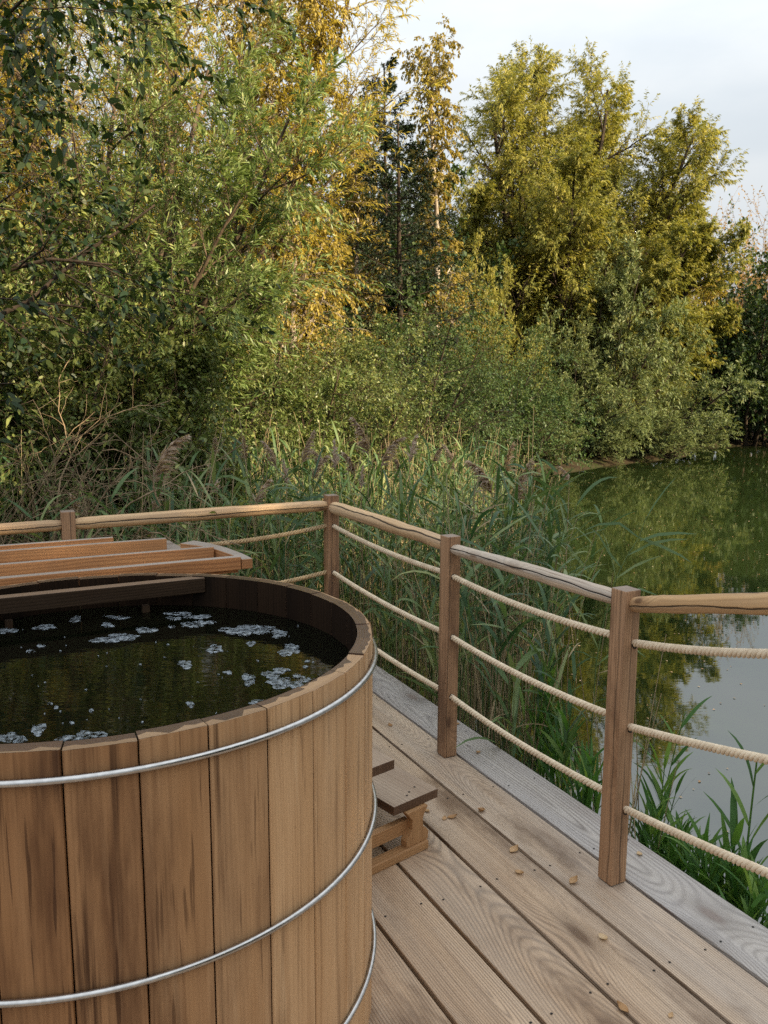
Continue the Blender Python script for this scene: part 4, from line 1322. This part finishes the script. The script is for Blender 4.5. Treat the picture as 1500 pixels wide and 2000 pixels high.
s0 = stems(q, [((0.3 * math.cos(i * 2.4), 0.3 * math.sin(i * 2.4), 0), (0.32 * math.cos(i * 2.4), 0.25 * math.sin(i * 2.4), 1), 8.5 - 0.4 * (i % 3), 0.12, 0.04) for i in range(7)], 12, 0.04)
a1 = grow(q, s0, 16, (0.25, 1.0), (20, 45), (0.18, 0.34), None, 0.10, 0.08, 7, 0.5, 0.012)
a2_ = grow(q, a1, 9, (0.2, 1.0), (18, 45), (0.35, 0.6), None, 0.08, 0.10, 5, 0.6, 0.009)
tm = wood_mesh('bare_tree_trunk', [s0, a1, a2_], (6, 4, 3))
cm = leaf_mesh(q, 'bare_tree_crown', a2_, 12, 0.16, 0.07, (25, 70), 0.2, keep=0.55)
x, y = xy(1405, 40)
plant('thin_tree', 'thin half-bare tree with upright twigs on the skyline right of the great willow', 'tree', x, y, tm, cm, M['twig'], M['lf_orange'], GW)
x, y = xy(1485, 44)
plant('orange_tree', 'orange-leaved round tree on the skyline at the right edge', 'tree', x, y, *SH2, M['bark'], M['lf_orange'], GW, 0.0, (2.3, 2.3, 2.75))

# ---- wood behind -----------------------------------------------------------
GB = 'trees of the wood behind the bank'
bq = random.Random(5)
back = [(-260, 12, 'g'), (-60, 15, 'b2'), (90, 16, 'b'), (200, 14.5, 'g'), (330, 17, 'b2'), (420, 16.5, 'd'), (545, 17.5, 'd'), (650, 19, 'd'), (700, 24, 'd'),
        (800, 26, 'd'), (960, 31, 'd'), (560, 22, 'd'), (350, 21, 'd'), (150, 21, 'd'), (-80, 20, 'd'), (1020, 31, 'w2'), (1180, 33, 'w'), (1215, 34, 'w2'),
        (770, 31, 'd'), (1090, 36, 'd')]
for i, (px, Y, kd) in enumerate(back):
    x, y = xy(px, Y)
    rz = bq.uniform(0, 6.28)
    lab = {'g': 'golden willow standing back in the wood behind the green willow', 'b': 'yellow birch standing in the wood behind the green willow', 'b2': 'olive birch standing back among the bank trees',
           'd': 'dark green tree deep in the shade behind the bank trees', 'w': 'yellow-green tree hidden behind the great willow', 'w2': 'olive tree half hidden behind the great willow'}[kd]
    if kd == 'g':
        plant('golden_willow', lab, 'tree', x, y, *GOLD_W, M['bark'], M['lf_osier_gold'], GB, rz, bq.uniform(1.0, 1.15))
    elif kd in 'bb2':
        plant('birch', lab, 'tree', x, y, *BI2, M['bark_pale'], M['lf_birch'] if kd == 'b' else M['lf_birch2'], GB, rz, (1.2, 1.2, bq.uniform(0.95, 1.1)))
    elif kd == 'd':
        plant('shade_tree', lab, 'tree', x, y, *SH2, M['bark_dark'], M['lf_deep'], GB, rz, (1.9, 1.9, 2.3 * Y / 22))
    else:
        plant('back_willow', lab, 'tree', x, y, *SH3, M['bark_dark'], M['lf_willow'] if kd == 'w' else M['lf_birch2'], GB, rz, (1.9, 1.9, 2.0))

# ---- trees on the near and right-hand banks, outside the picture; they shade the deck and show in the pond
GS = 'trees on the bank to the right of the deck'
shade = [(11, -9, .9), (14.5, -6.5, 1.0), (19, -12, 1.15), (22, -6, .9), (17, -15, 1.1), (26, -10, 1.1), (12, -14, 1.0), (30, -3, .7), (46, 12, 0.6), (46, 22, 0.6), (44, 30, 0.7), (36, 35, 0.9), (30, 37, 0.9), (24, 38, 0.8)]
for i, (x, y, k) in enumerate(shade):
    z = WATER if pond_dist(np.array(x, float), np.array(y, float)) > 0 else -0.9
    plant('bank_willow', 'willow on the bank to the right of the deck outside the picture', 'tree', x, y, *WILL, M['bark_dark'], M['lf_willow'], GS, i * 1.3, (k, k, k), z=z)

# ---- reeds ------------------------------------------------------------------
q = np.random.default_rng(91)


def reed_arrays(q, base, H, lean, nl=(8, 12), leaf_len=(0.26, 0.50), leaf_w=0.023, t0=0.28, elev=(28, 68), bnd=(0.04, 0.30)):
    """returns stem tube centre-line (7 pts) and leaf ribbons (list of 7x3 centre lines, widths, side vectors)"""
    K = 7
    t = np.linspace(0, 1, K)[:, None]
    P = base + np.array([0, 0, 1.0]) * H * t + np.array([lean[0], lean[1], 0]) * H * t ** 1.8
    n = q.integers(*nl)
    rib, sd, wd = [], [], []
    az0 = q.uniform(0, 6.28)
    for i in range(n):
        tt = t0 + (0.97 - t0) * (i + q.uniform(0, 0.6)) / n
        f = tt * (K - 1)
        i0 = min(int(f), K - 2)
        p = P[i0] + (P[i0 + 1] - P[i0]) * (f - i0)
        az = az0 + (i % 2) * PI + q.normal(0, 0.45)
        h = np.array([math.cos(az), math.sin(az), 0])
        el = math.radians(q.uniform(*elev))
        L_ = q.uniform(*leaf_len) * (0.65 + 0.35 * math.sin(PI * min(1, tt * 1.05)))
        bend = q.uniform(*bnd)
        pts = [p]
        e = el
        S_ = 6
        for k in range(S_):
            pts.append(pts[-1] + (h * math.cos(e) + np.array([0, 0, 1]) * math.sin(e)) * L_ / S_)
            e -= bend * (0.4 + 0.28 * k)
        rib.append(pts)
        tw = q.normal(0, 0.5)
        s_ = np.array([-math.sin(az), math.cos(az), 0]) * math.cos(tw) + np.array([0, 0, 1.0]) * math.sin(tw)
        sd.append(s_)
        wd.append(leaf_w * q.uniform(0.7, 1.25))
    return P, np.array(rib), np.array(sd), np.array(wd)


def ribbons(rib, sd, wd):
    n, K, _ = rib.shape
    prof = np.interp(np.linspace(0, 1, K), [0, 0.12, 0.45, 0.8, 1], [0.35, 0.9, 1.0, 0.55, 0.04])
    off = sd[:, None, :] * (wd[:, None] * prof[None, :] * 0.5)[..., None]
    v = np.stack([rib - off, rib + off], 2).reshape(-1, 3)
    b = (np.arange(n) * K * 2)[:, None]
    k = np.arange(K - 1)[None, :] * 2
    f = np.stack([b + k, b + k + 1, b + k + 3, b + k + 2], -1).reshape(-1, 4)
    return v, f


def plume_arrays(q, base, d, L_, az):
    """drooping feathery panicle: hair-thin strands hung along a nodding axis"""
    K = 8
    h = np.array([math.cos(az), math.sin(az), 0])
    e = math.radians(80)
    ax = [base]
    for k in range(K - 1):
        ax.append(ax[-1] + (h * math.cos(e) + np.array([0, 0, 1]) * math.sin(e)) * L_ / (K - 1))
        e -= 0.20 * q.uniform(0.1, 1.2)
    ax = np.array(ax)
    rib, sd, wd = [], [], []
    for i in range(150):
        tt = q.uniform(0.0, 1.0)
        f = tt * (K - 1)
        i0 = min(int(f), K - 2)
        p = ax[i0] + (ax[i0 + 1] - ax[i0]) * (f - i0)
        T = unit(ax[i0 + 1] - ax[i0])
        a = q.uniform(0, 6.28)
        u_ = unit(np.cross(T, [0.3, 0.2, 1.0]))
        v_ = np.cross(T, u_)
        dd = unit(T * 1.0 + (u_ * math.cos(a) + v_ * math.sin(a)) * q.uniform(0.3, 0.9) + h * 0.5)
        ll = L_ * q.uniform(0.18, 0.42) * (1.15 - 0.75 * tt)
        pts = [p]
        for k in range(4):
            pts.append(pts[-1] + dd * ll / 4)
            dd = unit(dd + np.array([0, 0, -0.28]) + q.normal(0, 0.10, 3))
        rib.append(pts)
        sd.append(unit(q.normal(0, 1, 3)))
        wd.append(q.uniform(0.006, 0.013))
    return ax, np.array(rib), np.array(sd), np.array(wd)


def reed_spots():
    """rooting points: along the outer deck edge, widening away from the camera, and beyond the end of the deck"""
    out = []
    for _ in range(60000):
        nn, aa = q.uniform(-4.6, 9.5), q.uniform(1.9, 17)
        p = dk(nn, aa)
        if p.y < 1:
            continue
        lim = 2.2 + 0.60 * (aa - 2.0) if aa < 9 else 6.4 + (aa - 9) * 0.72
        lim += 0.25 * math.sin(aa * 3.1) + 0.12 * math.sin(aa * 9)
        if nn > lim:
            continue
        if nn < 2.20 and aa < D_END + 0.12:
            continue
        near = nn >= 2.2 and aa < 4.6
        d = float(pond_dist(np.array(p.x), np.array(p.y)))
        if d > 0.5 or d < -4.5 and not near:
            continue
        edge = min(1, max(0.12, (lim - nn) / 0.5))
        dens = 115 if near else (56 if p.y < 8 else 34)
        if q.uniform() > dens * 1.18e-3 * 3.3 * edge * (0.75 + 0.5 * math.sin(nn * 2.3 + 1) * math.sin(aa * 1.9)):
            continue
        out.append((p.x, p.y, nn, aa))
    return out


spots = reed_spots()
print('reeds', len(spots))
stP, stR, rb, sd_, wd_, vv_, sv_ = [], [], [], [], [], [], []
dP, dR, dv_ = [], [], []
drb, dsd, dwd = [], [], []
for (x, y, nn, aa) in spots:
    z0 = WATER - 0.05
    near = nn >= 2.2 and aa < 4.4
    kind = q.uniform()
    Hh = q.uniform(1.15, 1.75) if not (near and aa < 3.0) else q.uniform(0.55, 1.2)
    if y > 9:
        Hh *= 0.92
    lean = q.normal(0, 0.09, 2)
    base = np.array([x, y, z0])
    if kind < (0.38 if near else 0.50):
        P, r_, s_, w_ = reed_arrays(q, base, Hh, lean, t0=0.30 if not near else 0.38)
        stP.append(P)
        stR.append(np.linspace(0.0042, 0.0016, 7))
        rb.append(r_)
        sd_.append(s_)
        wd_.append(w_)
        vb = q.uniform(0.1, 0.8)
        vv_.append(np.clip(vb + q.normal(0, 0.15, len(w_)), 0, 1))
        sv_.append(vb)
    else:
        Hd = Hh * q.uniform(0.75, 1.2)
        P = base + np.array([0, 0, 1.0]) * Hd * np.linspace(0, 1, 7)[:, None] + np.array([lean[0] * 1.5, lean[1] * 1.5, 0]) * Hd * np.linspace(0, 1, 7)[:, None] ** 1.4
        dP.append(P)
        dR.append(np.linspace(0.0040, 0.0018, 7))
        dv_.append(q.uniform(0.1, 0.9))
        if q.uniform() < 0.35:
            _, r_, s_, w_ = reed_arrays(q, base, Hd, lean * 1.5, (2, 4), (0.2, 0.35), 0.009)
            drb.append(r_)
            dsd.append(s_)
            dwd.append(w_)
S_ = np.array(stP)
v1, f1 = tube_arrays(S_, np.array(stR), 3)
v2, f2 = ribbons(np.concatenate(rb), np.concatenate(sd_), np.concatenate(wd_))
va = np.concatenate([np.repeat(np.clip(np.array(sv_) + 0.2, 0, 1), 6 * 3), np.repeat(np.concatenate(vv_), 6)])
v, f = cat_arrays([(v1, f1), (v2, f2)])
rbed = link('reed_bed', arr_mesh('reed_bed', v, f, va), None, [M['lf_reed']])
tag(rbed, 'thick bed of green reeds standing in the water behind the fence', 'reeds', kind='stuff')
v1, f1 = tube_arrays(np.array(dP), np.array(dR), 3)
v2, f2 = ribbons(np.concatenate(drb), np.concatenate(dsd), np.concatenate(dwd))
va = np.concatenate([np.repeat(np.array(dv_), 18), np.repeat(np.full(len(np.concatenate(dwd)), 0.4), 6)])
v, f = cat_arrays([(v1, f1), (v2, f2)])
dry = link('dry_reed_stems', arr_mesh('dry_reed_stems', v, f, va), None, [M['lf_dry']])
tag(dry, 'straw-coloured dead reed stems among the green reeds', 'reeds', kind='stuff')

# plumed reeds, each a plant of its own
PL = [(300, 885, 6.2, 1.5), (425, 930, 6.4, .8), (150, 972, 5.6, .6), (298, 968, 6.0, .7), (720, 845, 7.0, 1.1), (745, 872, 6.8, 1.0), (655, 880, 7.2, .9), (692, 892, 6.9, .9), (590, 868, 7.4, .9),
      (540, 882, 7.2, .8), (845, 880, 7.6, .7), (800, 868, 7.4, .9), (960, 915, 6.6, 1.25), (1002, 938, 6.4, 1.15), (888, 888, 7.6, .8), (420, 862, 7.8, .7), (498, 958, 6.0, .8), (632, 882, 7.9, .7),
      (985, 890, 7.4, .9), (560, 920, 6.6, .7), (780, 905, 7.0, .7), (610, 905, 6.9, .8), (1112, 920, 6.2, .5), (480, 870, 7.6, .7), (705, 930, 6.6, .6)]
var_m = []
for i in range(5):
    ax, r_, s_, w_ = plume_arrays(q, np.zeros(3), None, 0.20, q.uniform(-0.5, 0.5))
    v2, f2 = ribbons(r_, s_, w_)
    v1, f1 = tube_arrays(ax[None], np.linspace(0.0022, 0.001, 8)[None], 3)
    v, f = cat_arrays([(v1, f1), (v2, f2)])
    pm = arr_mesh('plume', v, f, np.clip(q.normal(0.5, 0.25, len(f)), 0, 1))
    pm.materials.append(M['lf_plume'])
    P, r2, s2, w2 = reed_arrays(q, np.zeros(3), 1.0, (0, 0), (5, 8), (0.16, 0.28), 0.010, 0.25)
    P = P - np.array([0, 0, 1.0])
    r2 = r2 - np.array([0, 0, 1.0])
    v1, f1 = tube_arrays(P[None], np.linspace(0.0038, 0.0022, 7)[None], 4)
    sm = arr_mesh('reed_stem', v1, f1, np.full(len(f1), q.uniform(.2, .8)), smooth=True)
    sm.materials.append(M['lf_dry'])
    lm = []
    for k in range(len(w2)):
        v2, f2 = ribbons(r2[k:k + 1], s2[k:k + 1], w2[k:k + 1])
        l_ = arr_mesh('reed_leaf', v2, f2, np.full(len(f2), q.uniform(0.2, 0.8)))
        l_.materials.append(M['lf_reed'])
        lm.append(l_)
    var_m.append((pm, sm, lm))
side_w = ['over the left fence rail', 'in the middle of the reed bed', 'near the open water']
for i, (px, py, Y, k) in enumerate(PL):
    Y = 4.95 + (Y - 5.6) * 0.55
    p = at(px, py + 40 * k, Y)
    lab = 'tall dry reed with a brown drooping plume in the reed bed behind the fence'
    if i == 0:
        lab = 'tallest brown reed plume at the left, above the lid'
    elif i == 12:
        lab = 'large purple-brown drooping reed plume nearest the open water, the left one of two'
    elif i == 13:
        lab = 'large purple-brown drooping reed plume nearest the open water, the right one of two'
    elif i == 22:
        lab = 'thin straw reed with a closed plume standing against the open water'
    elif i == 2:
        lab = 'small brown reed plume just above the left fence post'
    k *= 1.3
    r = thing('plumed_reed', lab, 'reed', p, (i * 2.399) % 6.28, 'plumed reeds behind the fence')
    pm, sm, lm = var_m[i % 5]
    for nm, me_, scl in (('plume', pm, (k, k, k)), ('stem', sm, (1, 1, p.z - WATER + 0.1)), *(('leaf', l_, (1.6, 1.6, p.z - WATER + 0.1)) for l_ in lm)):
        o = bpy.data.objects.new(nm, me_)
        COL.objects.link(o)
        o.parent = r
        o.scale = scl


def lone_reed(label, tip, Y, base_off, nl, ll, lw, mat, seed, group, t0=0.25, r=0.0035):
    """one green reed rooted in the pond, its stem top at photo pixel `tip`, distance Y"""
    qq = np.random.default_rng(seed)
    p = np.array(at(tip[0], tip[1], Y))
    b = np.array([p[0] + base_off[0], p[1] + base_off[1], WATER - 0.1])
    Hh = p[2] - b[2]
    P, r_, s_, w_ = reed_arrays(qq, np.zeros(3), Hh, ((p[0] - b[0]) / Hh, (p[1] - b[1]) / Hh), nl, ll, lw, t0, (52, 80), (0.02, 0.16))
    root = thing('reed_shoot', label, 'reed', b, 0, group)
    v1, f1 = tube_arrays(P[None], np.linspace(r, r * 0.5, 7)[None], 5)
    link('stem', arr_mesh('stem', v1, f1, np.full(len(f1), 0.6), smooth=True), root, [mat])
    for k in range(len(w_)):
        v2, f2 = ribbons(r_[k:k + 1], s_[k:k + 1], w_[k:k + 1])
        link('leaf', arr_mesh('leaf', v2, f2, np.full(len(f2), qq.uniform(0.1, 0.9)), smooth=True), root, [mat])


GR = 'reed shoots in the water beside the deck'
root = thing('reed_shoot', 'tall reed with long spread leaves over the open water just behind the nearest post', 'reed', at(1150, 1400, 3.75), 0, GR)
rb0 = root.location
stem_px = [(1150, 1400), (1165, 1290), (1182, 1200), (1203, 1130), (1225, 1085), (1248, 1050), (1262, 1010)]
P = np.array([[*(at(px, py, 3.75) - rb0)] for px, py in stem_px])
P[0, 2] = WATER - 0.1 - rb0.z
v1, f1 = tube_arrays(P[None], np.linspace(0.0038, 0.0015, 7)[None], 5)
link('stem', arr_mesh('stem', v1, f1, np.full(len(f1), 0.6), smooth=True), root, [M['lf_reed']])
for pts, dy, wl in (([(1262, 1012), (1278, 985), (1300, 955), (1322, 930)], .06, .016), ([(1248, 1050), (1210, 1022), (1170, 1024), (1140, 1036)], -.10, .015), ([(1248, 1050), (1290, 1066), (1330, 1085), (1352, 1100)], .08, .017),
                   ([(1250, 1056), (1285, 1044), (1325, 1041), (1362, 1043)], -.04, .018), ([(1225, 1085), (1270, 1062), (1310, 1054), (1345, 1053)], .10, .017), ([(1215, 1110), (1190, 1080), (1170, 1045), (1150, 1028)], -.08, .016),
                   ([(1203, 1130), (1196, 1095), (1186, 1060), (1177, 1040)], .05, .015), ([(1203, 1130), (1240, 1105), (1268, 1093), (1292, 1085)], .09, .016), ([(1182, 1200), (1215, 1160), (1250, 1150), (1290, 1165)], -.06, .017),
                   ([(1170, 1270), (1150, 1225), (1130, 1190), (1110, 1170)], .05, .016), ([(1165, 1300), (1200, 1270), (1235, 1262), (1262, 1285)], -.05, .017)):
    t_ = np.linspace(0, 1, 7)
    px = np.interp(t_ * 3, range(4), [p_[0] for p_ in pts])
    py = np.interp(t_ * 3, range(4), [p_[1] for p_ in pts])
    rib = np.array([[*(at(a_, b_, 3.75 + dy * c_) - rb0)] for a_, b_, c_ in zip(px, py, t_)])
    v2, f2 = ribbons(rib[None], np.array([[0.25, 0.55, 0.80]]), np.array([wl]))
    link('leaf', arr_mesh('leaf', v2, f2, np.full(len(f2), rnd.uniform(.3, .95)), smooth=True), root, [M['lf_reed']])
cl = [((1338, 1392), 3.15, (-0.10, 0.02), 'bright green shoot with upright blades right of the nearest post, tallest of its clump', 11), ((1300, 1480), 3.05, (-0.02, 0.0), 'dark green shoot nearest the right face of the nearest post', 12),
      ((1325, 1530), 3.1, (-0.06, 0.03), 'green shoot in the middle of the clump right of the nearest post', 13), ((1275, 1560), 3.0, (0.02, 0.02), 'shorter shoot at the foot of the nearest post on the water side', 14)]
for tip, Yy, bo, lab, sd in cl:
    lone_reed(lab, tip, Yy, bo, (8, 10), (0.18, 0.30), 0.022, M['lf_shoot'], sd, GR, 0.35)
lone_reed('tallest broad-leaved green shoot at the right edge', (1480, 1470), 2.75, (-0.02, 0.0), (9, 10), (0.22, 0.36), 0.034, M['lf_shoot'], 4, GR, 0.3, 0.006)
lone_reed('slender shoot beside the tallest broad-leaved one at the right edge', (1440, 1590), 2.75, (0.0, 0.02), (8, 9), (0.18, 0.28), 0.024, M['lf_shoot'], 5, GR, 0.3, 0.004)
sq = random.Random(12)
labs = 'short green reed shoot growing along the outer edge of the deck'
for i in range(54):
    t = sq.uniform(0, 1)
    px = 1270 + 250 * t
    py = 1590 + 130 * t + sq.uniform(-30, 70)
    nn = 2.17 + abs(sq.gauss(0, 0.16))
    Yy = 3.05 - 0.75 * t + sq.uniform(0, .25)
    lone_reed(labs, (px, py), Yy, (sq.uniform(-.06, .06), sq.uniform(-.02, .06)), (6, 9), (0.14, 0.26), 0.019, M['lf_shoot'], 100 + i, GR, 0.4)
for i in range(26):
    t = sq.uniform(0, 1)
    px = 1030 + 130 * t
    py = 1300 + 190 * t + sq.uniform(-60, 60)
    lone_reed('fresh green reed shoot between the two nearest posts', (px, py), 4.1 - 0.9 * t, (sq.uniform(-.06, .06), sq.uniform(-.02, .06)), (6, 9), (0.18, 0.32), 0.020, M['lf_shoot'], 200 + i, GR, 0.3)

# floating leaves and specks on the pond
fq = np.random.default_rng(77)
n = 900
yy = 3.0 + 24 * fq.uniform(0, 1, n) ** 0.8
xx = yy * fq.uniform(0.02, 0.55, n)
ok = pond_dist(xx, yy) < -0.3
xx, yy = xx[ok], yy[ok]
n = len(xx)
a = fq.uniform(0, 6.28, n)
sz = fq.uniform(0.004, 0.009, n)
ca, sa = np.cos(a) * sz, np.sin(a) * sz
z = np.full(n, WATER + 0.003)
v = np.stack([np.stack([xx + ca * 1.6, yy + sa * 1.6, z], -1), np.stack([xx - sa, yy + ca, z + 0.004], -1), np.stack([xx - ca * 1.6, yy - sa * 1.6, z], -1), np.stack([xx + sa, yy - ca, z + 0.002], -1)], 1)
me = arr_mesh('floating_leaf', v.reshape(-1, 3), np.arange(n * 4).reshape(n, 4), fq.uniform(0.3, 1, n))
tag(link('floating_leaves', me, None, [M['lf_fallen']]), 'scattered pale specks of leaves floating on the pond', 'leaves', kind='stuff')
